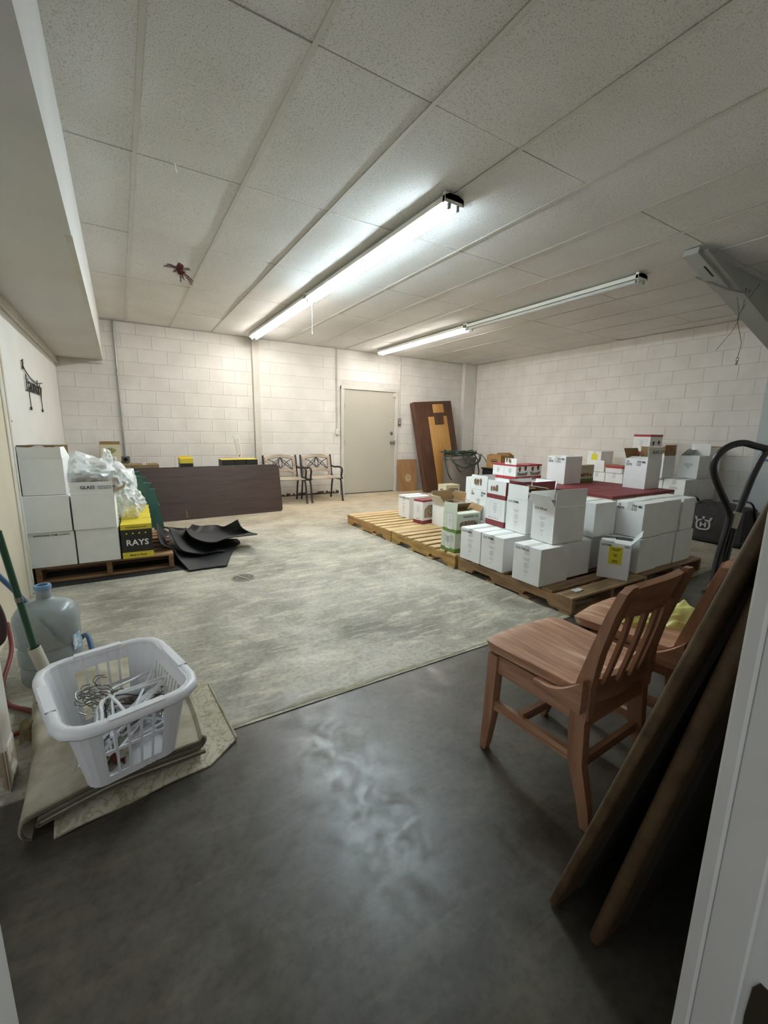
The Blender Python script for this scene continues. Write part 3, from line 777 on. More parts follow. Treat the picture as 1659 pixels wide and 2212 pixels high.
# ---- second layer
HE = 0.29
t = carton('tall white open box with 12 5570 print and torn brown tape on its raised flap', 2.97, 2.955, Z2, 0.25, 0.31, HE, rot=-5, flaps={'-X': (-2, 0.14), '-Y': (-60, 0.10), '+X': (20, 0.10), '+Y': (0, 0.13)}, inner=m_card)
print_on('12\n5570', 0.024, m_ink, t, '-X', (-0.0016, 0.235, HE - 0.035)); print_on('750 ML\nCG', 0.024, m_ink, t, '-X', (-0.0016, 0.085, HE - 0.035))
lines_on(t, '-X', (-0.0014, 0.12, HE - 0.10), [0.06, 0.04, 0, 0.03, 0.04, 0.05, 0.03, 0, 0.03], 0.012, 0.006, m_greyink)
m_torn = mat('torn_card', '#8a6a4a', 0.9, scale=40, var=0.3)
def torn(t, h, w, seed, n=4, zoff=0.03):
    rnd = random.Random(seed); mb = MB(); y0 = -0.07
    for k in range(n):
        ww = rnd.uniform(0.012, 0.03); hh = rnd.uniform(0.04, 0.075); zb = zoff + rnd.uniform(-0.01, 0.012)
        pts = [(y0, zb), (y0 + ww * 0.9, zb + rnd.uniform(-0.012, 0.01)), (y0 + ww, zb + hh * 0.6), (y0 + ww * rnd.uniform(0.6, 1.1), zb + hh), (y0 - 0.003, zb + hh * 0.8)]
        mb.add([(p[0], p[1], 0) for p in pts], [tuple(range(5))]); y0 += ww + rnd.uniform(0.002, 0.02)
    o = obj('torn_patch', mb, m_torn, t, recalc=False); o.matrix_local = Matrix.Translation((-0.003, w / 2, h)) @ ROT_NX.to_4x4()
torn(t, HE + 0.012, 0.25, 3, 4, 0.035)
t = carton('white open box with burgundy stripes and a framed label on its front', 2.88, 2.635, Z2, 0.25, 0.30, HE, rot=-5, flaps={'-X': (-1, 0.125), '-Y': (2, 0.12, m_maroon), '+X': (-40, 0.12), '+Y': (-60, 0.12)}, bands=((0, 0.05, m_maroon), (HE - 0.04, HE - 0.001, m_maroon)))
frame_print(t, 0.25, HE, 0.09, 0.225); print_on('12/750 ML ALC. 13% BY VOL', 0.0125, m_ink, t, '-X', (-0.0016, 0.22, 0.065)); torn(t, HE, 0.25, 9, 3, 0.03)
t = carton('white open box with 12 X 750ML print between the striped box and the wide-open box', 2.855, 2.365, Z2, 0.245, 0.29, HE, rot=-5, flaps={'-X': (-1, 0.12), '-Y': (20, 0.09), '+X': (-35, 0.12), '+Y': (-50, 0.12)}); p12(t, 0.245, HE)
t = carton('wide-open white box with its near flap standing up, at the front of the second layer', 2.785, 2.045, Z2, 0.225, 0.34, HE, rot=-5, flaps={'-X': (38, 0.115), '-Y': (1, 0.135), '+X': (-30, 0.11), '+Y': (-70, 0.11)}, inner=m_card); p12(t, 0.225, HE, '12 X 750 ml')
for k in range(5): obj('divider', MB().box(0.02, 0.32, 0.03 + k * 0.04, 0.033 + k * 0.04, 0.02, HE - 0.035), m_cardin, t)
carton('white carton tucked behind the wide-open box', 3.285, 2.03, Z2, 0.255, 0.30, 0.285)
t = carton('closed white carton with large 12 5570 and 750 ML CG print in the second layer', 3.615, 1.815, Z2, 0.235, 0.305, HE, seam='x'); p5570(t, 0.235, HE)
carton('plain white carton right of the 12 5570 carton in the second layer', 3.934, 1.828, Z2, 0.24, 0.30, HE, rot=-0.5)
carton('plain white carton at the far right end of the second layer', 4.265, 1.815, Z2, 0.25, 0.235, HE, rot=0.8)
carton('open carton with raised burgundy flaps behind the white open boxes', 3.205, 2.62, Z2, 0.26, 0.33, 0.285, flaps={'-X': (10, 0.11, m_maroon), '+Y': (12, 0.12, m_maroon), '-Y': (2, 0.115, m_maroon), '+X': (20, 0.12, m_maroon)}, inner=m_card)
carton('white carton under the open burgundy-flap carton', 3.30, 2.36, Z1, 0.26, 0.31, H); carton('white carton under the burgundy-flap carton, further back', 3.30, 2.63, Z1, 0.26, 0.31, H)
carton('white carton behind the tall box with torn tape', 3.31, 2.95, Z1, 0.26, 0.30, H)
# ---- burgundy-topped block of cartons
for i in range(3):
    for j in range(4):
        x_, y_ = 3.635 + i * 0.362, 2.105 + j * 0.272
        carton('white carton under the burgundy-topped block', x_, y_, Z1, 0.264, 0.352, H, tape=False, group='lower cartons of the burgundy-topped block')
        t = carton('burgundy-topped wine carton in the block behind the white boxes', x_, y_, Z2, 0.264, 0.352, 0.312, tape=False, top=m_maroon, group='burgundy-topped cartons', bands=((0.285, 0.308, m_maroon), (0.268, 0.285, m_creamcard)))
        if i == 0: hill_print(t, 0.352, 0.06, 0.18); 
        if i == 0: frame_print(t, 0.264, 0.3, 0.06, 0.23)
ZM = Z2 + 0.313
t = carton('white carton with 12 5570 print standing on the burgundy tops, by the cream box', 4.01, 2.87, ZM, 0.225, 0.285, 0.295); p5570(t, 0.225, 0.295)
t = carton('cream six-bottle box with a green base band on the burgundy tops', 4.325, 2.94, ZM, 0.21, 0.31, 0.19, card=m_creamcard, bands=((0, 0.035, m_greenp),))
print_on('STE GENEVIEVE', 0.026, m_greyink, t, '-Y', (0.05, -0.0016, 0.15)); hill_print(t, 0.31, 0.06, 0.10)
t = carton('white open box with a GLASS flap on the near corner of the burgundy tops', 4.43, 2.255, ZM, 0.22, 0.27, 0.295, flaps={'-Y': (-4, 0.115), '+X': (-3, 0.125), '+Y': (20, 0.11), '-X': (-78, 0.11)}); p5570(t, 0.22, 0.295)
glass(t, '-Y', (0.045, -0.012, 0.355), 0.042)
# ---- far pallets: white, red and striped boxes
t = carton('closed white carton standing alone on the pale far pallet, leftmost of the boxes', 3.18, 4.55, Z1, 0.26, 0.33, H); p12(t, 0.26, H, '12/750ML RED WINE')
t = carton('burgundy-topped white box with a vineyard picture on the far pallet', 3.13, 4.185, Z1, 0.16, 0.255, 0.30, rot=9, bands=((0, 0.045, m_maroon), (0.278, 0.30, m_maroon)), top=m_maroon, tape=False)
hill_print(t, 0.255, 0.075, 0.235); frame_print(t, 0.16, 0.3, 0.10, 0.24, inset=0.03); print_on('12/750 ML', 0.016, m_ink, t, '-X', (-0.0016, 0.12, 0.06))
carton('white open box showing brown flaps inside, right of the burgundy-topped box', 3.265, 3.93, Z1, 0.235, 0.33, 0.285, flaps={'-X': (38, 0.12), '+X': (8, 0.12), '+Y': (14, 0.13), '-Y': (75, 0.10)})
t = carton('small cream six-bottle box by the grey bin', 5.10, 6.12, PZ, 0.24, 0.33, 0.165, card=m_creamcard); hill_print(t, 0.33, 0.04, 0.11); print_on('STE GENEVIEVE', 0.018, m_greyink, t, '-X', (-0.0016, 0.21, 0.125)); lines_on(t, '-X', (-0.0016, 0.12, 0.075), [0.08, 0.10, 0.06], 0.014, 0.010, m_ink)
t = carton('lower green-striped six-bottle box at the pallet edge', 2.63, 2.995, Z1, 0.205, 0.30, 0.19, card=m_palegreen, bands=((0, 0.04, m_greenp),)); frame_print(t, 0.205, 0.19, 0.055, 0.165, inset=0.06); lines_on(t, '-X', (-0.0014, 0.035, 0.15), [0.03, 0.02, 0.03, 0.02], 0.014, 0.008, m_greyink)
obj('white_label', MB().box(-0.0016, -0.001, 0.07, 0.135, 0.03, 0.175), m_card, t)
t = carton('upper green-striped open box with an upside-down name on its side', 2.635, 2.985, Z1 + 0.192, 0.20, 0.30, 0.185, card=m_palegreen, bands=((0, 0.035, m_greenp),), flaps={'-X': (-2, 0.10), '-Y': (-86, 0.09), '+Y': (-40, 0.10), '+X': (40, 0.10)})
print_on('STE GENEVIEVE', 0.028, m_ink, t, '-Y', (0.27, -0.0016, 0.165), flip=True); hill_print(t, 0.30, 0.06, 0.115)
obj('white_label', MB().box(-0.0016, -0.001, 0.065, 0.13, 0.03, 0.175), m_card, t); lines_on(t, '-X', (-0.0022, 0.0975, 0.155), [0.05, 0.03, 0.04, 0.05, 0.03, 0.04, 0.02], 0.016, 0.006, m_greyink)
# ---- boxes carrying the red and white six-packs
for i in range(2):
    for j in range(3):
        x_, y_ = 3.72 + i * 0.345, 3.28 + j * 0.268
        carton('white carton at the bottom below the red and white boxes', x_, y_, Z1, 0.262, 0.34, H, group='lower cartons below the red and white boxes')
        carton('white carton directly below the red and white boxes', x_, y_, Z2, 0.262, 0.34, H, group='upper cartons below the red and white boxes')
carton('red-topped white box low behind the brown-flap box', 4.34, 4.82, PZ, 0.20, 0.30, 0.29, top=m_redp, tape=False, bands=((0.26, 0.288, m_redp),)) if False else None
def sixpack(label, x, y, flap=False, w=0.185, d=0.23):
    t = carton(label, x, y, Z3, w, d, 0.175, top=m_redp, tape=False, flaps={'-X': (-2, 0.075, m_card)} if flap else None, bands=((0, 0.035, m_redp), (0.155, 0.1745, m_redp)))
    frame_print(t, w, 0.175, 0.05, 0.14, inset=0.03); grape_print(t, d, 0.045, 1, m_grape); print_on('12/187ML PINOT', 0.013, m_card, t, '-Y', (0.03, -0.0018, 0.012))
    return t
t = sixpack('red and white box with a small raised flap, nearest on the white cartons', 4.0, 3.525, True); torn(t, 0.185, 0.185, 5, 3, 0.005)
obj('lid', MB().box(0.004, 0.226, 0.004, 0.181, 0.169, 0.174), m_redp, t)
sixpack('red and white box on the left of its group of three', 4.0, 3.715)
sixpack('red and white box on the right of its group, showing grapes on the side', 4.235, 3.53)
# ---- boxes by the right wall
def rb(label, x, y, z, **k):
    kw = dict(w=0.262, d=0.335, h=0.29); kw.update(k); w = kw.pop('w'); d = kw.pop('d'); h = kw.pop('h')
    return carton(label, x, y, z, w, d, h, **kw)
for j in range(6):
    rb('white carton at the bottom of the stacks by the right wall', 6.12, 2.62 + j * 0.27, Z1, group='bottom cartons by the right wall')
    if j: rb('white carton in the second layer of the stacks by the right wall', 6.12, 2.62 + j * 0.27, Z2, group='second cartons by the right wall')
for j in range(6):
    rb('white carton at the bottom against the right wall', 6.46, 2.62 + j * 0.27, Z1, group='rear bottom cartons by the right wall')
    if j: rb('white carton in the second layer against the right wall', 6.46, 2.62 + j * 0.27, Z2, group='rear second cartons by the right wall')
def crest(t, w, h):
    lines_on(t, '-X', (-0.0016, w / 2, h * 0.62), [0.09, 0.10, 0.05, 0.02], 0.018, 0.010, m_greyink)
t = rb('white carton with a grey crest, below the open-lidded box by the mower bag', 6.12, 2.62, Z2); crest(t, 0.262, 0.29)
rb('plain white carton at the right of the crest carton above the mower bag', 6.46, 2.62, Z2, d=0.52)
t = rb('white open box with its white lid standing up, on the crest carton', 6.40, 2.62, Z3, w=0.23, d=0.30, h=0.295, flaps={'+X': (-6, 0.16), '-Y': (-88, 0.11), '+Y': (-40, 0.1)}, inner=m_card); crest(t, 0.23, 0.295)
rb('white open box at the right end behind the hand truck handle', 6.72, 2.62, Z3, w=0.23, d=0.30, h=0.295, flaps={'+X': (20, 0.13), '-Y': (-15, 0.11), '+Y': (40, 0.1)})
t = rb('open box with a brown raised flap behind the GLASS box', 6.05, 2.88, Z3, w=0.24, d=0.30, h=0.29, flaps={'-Y': (-2, 0.14, m_kraft), '+X': (-10, 0.12), '-X': (-70, 0.1)})
print_on('L R', 0.04, m_ink, t, '-Y', (0.12, -0.006, 0.355))
rb('white carton with a red base below the red-lidded box', 6.46, 3.22, Z3, top=m_redp, bands=((0, 0.03, m_redp), (0.26, 0.289, m_redp)), tape=False)
t = rb('red-lidded white box with grapes on its side, highest of the boxes', 6.42, 3.27, Z3 + 0.293, w=0.235, d=0.33, h=0.27, top=m_redp, tape=False, bands=((0, 0.03, m_redp), (0.238, 0.27, m_redp)))
frame_print(t, 0.235, 0.27, 0.06, 0.20); grape_print(t, 0.33, 0.07, 1, mat('dark_leaf', '#54332b', 0.6, scale=50, var=0.3))
t = rb('white carton with a yellow label near the right wall', 6.49, 4.02, Z3, w=0.235, d=0.33, h=0.29)
obj('yellow_label', MB().box(-0.0015, -0.0007, 0.06, 0.16, 0.10, 0.245), m_lab, t)
t = rb('white box with one raised flap left of the yellow-label carton', 6.13, 3.73, Z3, w=0.255, d=0.33, h=0.05, flaps={'-X': (3, 0.12), '+X': (60, 0.1), '-Y': (60, 0.1)}); 
rb('red-topped white carton half hidden behind the corner GLASS box', 6.12, 3.45, Z3, h=0.10, w=0.25, top=m_redp, tape=False, bands=((0.07, 0.10, m_redp),))
# ---- brown carton on a black crate, at the end of the pile
t = thing('storage_crate', 'black crate carrying the brown carton near the far corner', 'crate', (6.24, 5.88, 0))
obj('tray', MB().box(0, 0.6, 0, 0.5, 0, 0.56, bev=0.01), m_black, t); obj('rim', MB().box(-0.02, 0.62, -0.02, 0.52, 0.56, 0.588, bev=0.006), m_black, t)
t = carton('brown cardboard carton with a dark oval emblem near the far corner', 6.27, 5.92, 0.588, 0.38, 0.36, 0.25, card=m_kraft, flaps={'-X': (-75, 0.1, m_kraft), '+X': (-70, 0.1, m_kraft), '-Y': (-60, 0.12, m_kraft), '+Y': (-80, 0.1, m_kraft)})
mb = MB(); 
for q in range(2):
    pass
pts = [(0.09 * math.cos(2 * PI * i / 20), 0.045 * math.sin(2 * PI * i / 20), 0) for i in range(20)]; pin = [(p[0] * 0.85, p[1] * 0.8, 0) for p in pts]
mb.add(pts + pin, [(i, (i + 1) % 20, 20 + (i + 1) % 20, 20 + i) for i in range(20)]); mb.add([(-0.06, -0.012, 0), (0.06, -0.012, 0), (0.06, 0.012, 0), (-0.06, 0.012, 0)], [(0, 1, 2, 3)])
o = obj('printed_emblem', mb, m_ink, t, recalc=False); o.matrix_local = Matrix.Translation((-0.0016, 0.17, 0.14)) @ ROT_NX.to_4x4()

# ================================================================== left pallet with its boxes
pm = tag(obj('floor_mat', MB().box(XL + 0.005, 0.50, 4.13, 5.5, 0.0, 0.006), mat('black_rubber', '#1d1c1b', 0.8, scale=12)), 'thin black rubber mat lying on the floor under the left pallet', 'mat')
t = pallet(-0.675, 4.245, 1.0, 1.1, 'brown pallet against the left wall under the white boxes and the black box', 'dim', rot=-0.03, n=7, seed=12)
t.location.z = 0.006
ZL = PZ + 0.007
def lb(label, x, y, z, w=0.33, d=0.298, h=0.286, rot=-2.5, **k): return carton(label, x, y, z, w, d, h, rot=rot, **k)
t = lb('white carton bottom left on the left pallet with a line of print along its top', -0.692, 4.235, ZL); print_on('SHIPS/STAND 750ML 12 PACK', 0.018, m_ink, t, '-Y', (0.035, -0.0016, 0.255))
lb('plain white carton in the bottom row next to the black box', -0.382, 4.222, ZL)
lb('plain white carton in the middle of the left stack', -0.698, 4.215, ZL + 0.29, h=0.293, rot=-1.5)
t = lb('white open carton with GLASS on its raised flap, in front of the clear bag', -0.387, 4.21, ZL + 0.29, h=0.285, flaps={'-Y': (0, 0.105), '+Y': (40, 0.1), '+X': (60, 0.1)}); glass(t, '-Y', (0.07, -0.0075, 0.335), 0.036)
t = lb('scuffed white open carton on top of the left stack with torn brown flap edge', -0.686, 4.245, ZL + 0.587, d=0.275, h=0.285, rot=-3.5, flaps={'-Y': (9, 0.108), '-X': (2, 0.10), '+X': (-20, 0.09), '+Y': (10, 0.1)})
mb = MB(); rnd = random.Random(5)
pts = [(0.004, 0.107)] + [(0.004 + 0.267 * i / 12, 0.107 - (0.014 if i not in (5, 6, 7) else 0.004) * rnd.uniform(0.4, 1.2)) for i in range(13)] + [(0.271, 0.107)]
mb.add([(p[0], -0.0008, p[1]) for p in pts], [tuple(range(len(pts)))]); o = obj('torn_edge', mb, m_torn, t); o.location = (0, -0.0018, 0.285); o.rotation_euler = (math.radians(9), 0, 0)
# RAYS boxes: one in full view, three rows behind it
def rays_box(label, x, y, z, group=None):
    t = carton(label, x, y, z, 0.255, 0.235, 0.30, rot=-2.5, card=m_blackp, top=m_yellow, tape=False, name='wine_box', group=group, bands=((0, 0.055, m_yellow), (0.255, 0.297, m_yellow)))
    print_on('RAYS', 0.072, m_card, t, '-Y', (0.118, -0.0018, 0.115), 'CENTER', 1.05)
    print_on('Made in Texas', 0.022, m_ink, t, '-Y', (0.118, -0.0018, 0.02), 'CENTER'); print_on('GARZON WINE & CO', 0.017, m_ink, t, '-Y', (0.118, -0.0018, 0.270), 'CENTER') if False else lines_on(t, '-Y', (0.118, -0.0018, 0.27), [0.16], 0.01, 0.009, mat('olive_ink', '#8c7d22', 0.7))
    for k in range(4):
        obj('printed_emblem', MB().box(0.035 + k * 0.048, 0.047 + k * 0.048, -0.0018, -0.0012, 0.215, 0.227, bev=0.0002), m_yellow, t)
    return t
rays_box('black and yellow box lettered RAYS at the front of the left pallet', -0.068, 4.20, ZL)
for k in range(3): rays_box('yellow-topped black box in the row behind the RAYS box', -0.062 + 0.006 * k, 4.47 + 0.262 * k, ZL, group='yellow-topped boxes behind')
# ---- boxes behind the brown table
for k, xx in enumerate((-0.285, 0.085)):
    for zz in (0.0, 0.37):
        carton('brown carton %s behind the brown table, %s layer' % ('on the left under the cream box' if k == 0 else 'on the right', 'bottom' if zz == 0 else 'top'), xx, 7.08, zz, 0.38, 0.362, 0.368, card=mat('dusty_kraft', '#8a7654', 0.85, scale=8, var=0.15), seam='y')
t = carton('cream and brown wine box standing on the brown cartons by the conduit', -0.262, 7.22, 0.74, 0.2, 0.242, 0.325, card=m_creamcard, bands=((0.285, 0.324, mat('tan_band', '#8f7446', 0.7)), (0, 0.045, mat('tan_band', '#8f7446', 0.7))), tape=False, top=mat('tan_band', '#8f7446', 0.7), name='wine_box')
mb = MB(); pts = [(0.07 * math.cos(2 * PI * i / 20), 0.04 * math.sin(2 * PI * i / 20), 0) for i in range(20)]; mb.add(pts, [tuple(range(20))])
o = obj('printed_emblem', mb, mat('olive_ink2', '#7f7748', 0.7, scale=60, col2='#b8b083', lo=0.45, hi=0.5), t, recalc=False); o.matrix_local = Matrix.Translation((0.121, -0.0018, 0.20)) @ ROT_NY.to_4x4()
o = obj('white_label', MB().box(0.05, 0.19, -0.0016, -0.001, 0.02, 0.115), m_card, t); print_on('RAYS', 0.035, m_ink, t, '-Y', (0.121, -0.003, 0.06), 'CENTER')
def ybox(label, x, y, z, d=0.18, w=0.25, h=0.30, group=None, open_=False):
    return carton(label, x, y, z, w, d, h, card=m_blackp, top=m_yellow, tape=False, name='wine_box', group=group, bands=((h - 0.075, h - 0.001, m_yellow),) if open_ else ())
for zz in (0.0, 0.265): ybox('black box %s the single yellow box behind the table' % ('at the bottom under' if zz == 0 else 'in the middle under'), 0.735, 7.10, zz, h=0.262)
t = ybox('single yellow and black box standing up behind the brown table', 0.735, 7.10, 0.53, h=0.29, open_=True); 
obj('raised_flap', MB().box(0.0, 0.18, 0.2, 0.204, 0.29, 0.315), m_yellow, t)
for k in range(3):
    for zz in (0.0, 0.265): ybox('black box below the three yellow-topped boxes behind the table', 1.33 + 0.187 * k, 7.06, zz, h=0.262, w=0.3, group='boxes below the yellow-topped three')
    ybox('yellow-topped black box %s of the three behind the table' % ('on the left', 'in the middle', 'on the right')[k], 1.33 + 0.187 * k, 7.06, 0.53, h=0.262, w=0.3)
th = thing('thermometer', 'tall white wall thermometer standing on the yellow-topped boxes', 'thermometer', (1.655, 7.28, 0.794), rot=(math.radians(-6), math.radians(-7), 0))
obj('scale_board', MB().box(-0.042, 0.042, 0, 0.008, 0, 0.385, bev=0.004), m_white, th)
obj('glass_tube', MB().tube([(0, -0.004, 0.04), (0, -0.004, 0.33)], 0.004, 8), mat('tube_glass', '#e8e2e0', 0.1), th, True)
obj('bulb', MB().tube([(0, -0.006, 0.03), (0, -0.006, 0.037), (0, -0.006, 0.06)], [0.002, 0.013, 0.006], 12), mat('red_spirit', '#8e2a20', 0.3), th, True)
lines_on(th, '-Y', (-0.022, -0.0008, 0.32), [0.014, 0.022] * 11, 0.0125, 0.003, m_ink, 'degree_marks'); lines_on(th, '-Y', (0.022, -0.0008, 0.32), [0.014, 0.022] * 11, 0.0125, 0.003, m_ink, 'degree_marks')
# ================================================================== brown folding table on its side
m_brown = wood('brown_laminate', '#4a3a33', '#3b2d28', 14, (1, 10, 10), 0.45)
def rrect(w, h, r, n=6):
    pts = []
    for cx, cy, a0 in ((w - r, h - r, 0), (r, h - r, PI / 2), (r, r, PI), (w - r, r, 1.5 * PI)):
        for i in range(n + 1):
            a = a0 + PI / 2 * i / n; pts.append((cx + r * math.cos(a), cy + r * math.sin(a)))
    return pts
tb = thing('folding_table', 'dark brown folding table tipped on its long edge before the yellow-topped boxes', 'table', (-0.33, 6.405, 0.0), rotz=math.atan2(0.11, 2.0))
lean = Matrix.Rotation(math.radians(90 - 10), 4, 'X')
obj('table_top', MB().prism(rrect(2.44, 0.735, 0.05), -0.022, lean @ Matrix.Translation((0, 0, 0))), m_brown, tb)
obj('edge_strip', MB().tube([lean @ Vector((p[0], p[1], -0.011)) for p in rrect(2.44, 0.735, 0.05)], 0.0125, 6, closed=True), mat('dark_edge', '#2c211d', 0.5), tb)
obj('scrape', MB().add([tuple(lean @ Vector(p)) for p in ((1.03, 0.03, 0.0006), (1.055, 0.03, 0.0006), (1.05, 0.10, 0.0006), (1.035, 0.16, 0.0006), (1.03, 0.10, 0.0006))], [(0, 1, 2, 3, 4)]), mat('bare_chipboard', '#7d5a44', 0.8), tb, recalc=False)
for xx in (0.3, 2.1):
    mb = MB()
    for yy_ in (0.12, 0.62): mb.tube([lean @ Vector((xx, yy_, -0.04)), lean @ Vector((xx + (0.65 if xx < 1 else -0.65), yy_, -0.04))], 0.012, 8)
    mb.tube([lean @ Vector((xx, 0.12, -0.04)), lean @ Vector((xx, 0.62, -0.04))], 0.012, 8)
    obj('folded_leg', mb, m_steel, tb, True)

# ================================================================== park chairs of iron and weathered wood
m_iron = mat('cast_iron', '#3b3735', 0.5, metal=0.4, scale=20, var=0.2)
m_weather = wood('weathered_slat', '#b9aa97', '#87786a', 16, (1.2, 9, 9), 0.8)
def park_chair(x, y, label, dz=0.0):
    t = thing('garden_chair', label, 'chair', (x, y, 0))     # local: x right, front to -y
    W = 0.60; sd = 0.42
    # side frames in iron
    for s in (-1, 1):
        xx = s * W / 2
        fr = obj('side_frame', MB().tube(catmull([(xx, -sd / 2 - 0.03, 0.42), (xx, -sd / 2 + 0.06, 0.405), (xx, 0.0, 0.395), (xx, sd / 2 - 0.04, 0.40), (xx, sd / 2 + 0.02, 0.45), (xx, sd / 2 + 0.09, 0.78), (xx, sd / 2 + 0.10, 0.80)], 5), 0.019, 8), m_iron, t, True)
        obj('leg', MB().tube(catmull([(xx, -sd / 2 + 0.05, 0.40), (xx, -sd / 2 + 0.01, 0.33), (xx, -sd / 2 - 0.02, 0.18), (xx, -sd / 2 - 0.05, 0.03), (xx, -sd / 2 - 0.07, 0.0)], 5), [0.016] * 15 + [0.017, 0.019, 0.02, 0.022, 0.02, 0.019], 8), m_iron, t, True)
        obj('leg', MB().tube(catmull([(xx, sd / 2 - 0.06, 0.40), (xx, sd / 2 - 0.01, 0.33), (xx, sd / 2 + 0.02, 0.18), (xx, sd / 2 + 0.055, 0.0)], 5), 0.016, 8), m_iron, t, True)
        obj('arm', MB().tube(catmull([(xx, sd / 2 + 0.05, 0.615), (xx, 0.10, 0.60), (xx, -0.08, 0.615), (xx, -sd / 2 + 0.01, 0.605), (xx, -sd / 2 - 0.025, 0.56), (xx, -sd / 2, 0.48), (xx, -sd / 2 + 0.01, 0.41)], 5), 0.017, 8), m_iron, t, True)
    for k in range(4):
        yc = -sd / 2 + 0.03 + k * 0.112
        obj('seat_slat', MB().box(-W / 2 + 0.012, W / 2 - 0.012, yc - 0.045, yc + 0.045, 0.412, 0.432, bev=0.004), m_weather, t)
    # backrest: arched wooden frame with an iron lattice inside, leaning back
    Bm = Matrix.Translation((0, sd / 2 + 0.005, 0.45)) @ Matrix.Rotation(math.radians(-13), 4, 'X') @ Matrix(((1, 0, 0, 0), (0, 0, -1, 0), (0, 1, 0, 0), (0, 0, 0, 1)))
    hw = W / 2 - 0.022
    def arch(z0, rise, ww): return [(hw * (2 * i / 16 - 1), z0 + rise * (1 - (2 * i / 16 - 1) ** 2)) for i in range(17)]
    def rail(z0, rise, hgt):
        lo = arch(z0, rise, 0); hi = [(p[0], p[1] + hgt) for p in lo]
        return MB().prism(lo + hi[::-1], 0.024, Bm)
    obj('top_rail', rail(0.285, 0.05, 0.055), m_weather, t); obj('lower_rail', rail(0.035, 0.045, 0.055), m_weather, t)
    for s in (-1, 1): obj('stile', MB().prism([(s * hw, 0.0), (s * (hw - 0.055), 0.0), (s * (hw - 0.055), 0.33), (s * hw, 0.335)], 0.023, Bm), m_weather, t)
    iw = hw - 0.055
    def pt(u, z): return Bm @ Vector((u, z, 0.012))
    zlo = lambda u: 0.09 + 0.045 * (1 - (u / hw) ** 2); zhi = lambda u: 0.285 + 0.05 * (1 - (u / hw) ** 2)
    mb = MB()
    for fz in (zlo, zhi): mb.tube([pt(iw * (2 * i / 12 - 1), fz(iw * (2 * i / 12 - 1))) for i in range(13)], 0.007, 6)
    for s in (-1, 1):
        mb.tube([pt(s * iw, zlo(iw)), pt(s * iw, zhi(iw))], 0.007, 6)
        mb.tube(catmull([pt(0, zhi(0)), pt(s * 0.06, 0.24), pt(s * 0.13, 0.17), pt(s * iw, zlo(iw))], 5), 0.007, 6)
        mb.tube(catmull([pt(0, zlo(0)), pt(s * 0.06, 0.19), pt(s * 0.13, 0.26), pt(s * iw, zhi(iw))], 5), 0.007, 6)
        mb.tube(catmull([pt(s * 0.0, zhi(0)), pt(s * 0.035, 0.22), pt(s * 0.0, zlo(0))], 5), 0.007, 6)
        mb.tube(catmull([pt(s * iw, zlo(iw)), pt(s * 0.12, 0.235), pt(0, zhi(0))], 5), 0.006, 6)
    obj('lattice', mb, m_iron, t, True)
    return t
park_chair(2.42, 7.30, 'iron and weathered wood park chair, half hidden behind the brown table end')
park_chair(3.115, 7.30, 'iron and weathered wood park chair beside the back door')

# ================================================================== plywood piece, tall brown panel, bin with hose
m_ply = wood('plywood', '#a9835a', '#84613e', 10, (3, 3, 1), 0.7)
pt_ = thing('plywood_panel', 'small square of plywood with a pale worn spot leaning beside the back door', 'board', (5.03, 7.63, 0), rot=(math.radians(-7), 0, math.radians(-6)))
obj('board', MB().box(0, 0.475, 0, 0.016, 0, 0.69, bev=0.002), m_ply, pt_)
mb = MB(); rnd = random.Random(2); mb.add([(0.25 + (0.075 + rnd.uniform(-0.008, 0.01)) * math.cos(2 * PI * i / 26), -0.0008, 0.29 + (0.08 + rnd.uniform(-0.008, 0.01)) * math.sin(2 * PI * i / 26)) for i in range(26)], [tuple(range(26))])
obj('pale_spot', mb, mat('pale_worn_wood', '#c2ab86', 0.8, scale=18, var=0.2), pt_)
mb = MB(); mb.add([(0.25 + 0.012 * math.cos(2 * PI * i / 8), -0.0016, 0.29 + 0.012 * math.sin(2 * PI * i / 8)) for i in range(8)], [tuple(range(8))]); obj('knot', mb, mat('knot', '#6a4a2e', 0.8), pt_)
m_walnut = wood('walnut_panel', '#5b3d2a', '#412a1c', 12, (8, 8, 0.9), 0.55)
m_pine = wood('bare_plywood', '#c99b5c', '#a97838', 7, (3.0, 3, 0.8), 0.65)
bp_ = thing('wall_panel', 'tall dark brown panel with a bare plywood inset leaning in the far corner', 'panel', (5.47, 7.20, 0), rot=(math.radians(-11.0), math.radians(-4.5), math.radians(2)))
obj('panel_body', MB().box(0, 1.05, 0, 0.13, 0, 1.93, bev=0.004), m_walnut, bp_)
obj('inset_board', MB().box(0.34, 0.86, -0.006, 0, 0.0, 1.60), m_pine, bp_)
obj('inset_patch', MB().box(0.50, 0.80, -0.006, 0, 1.68, 1.865), m_pine, bp_)
obj('brown_patch', MB().box(0.50, 0.76, -0.009, -0.0055, 1.42, 1.62), m_walnut, bp_)

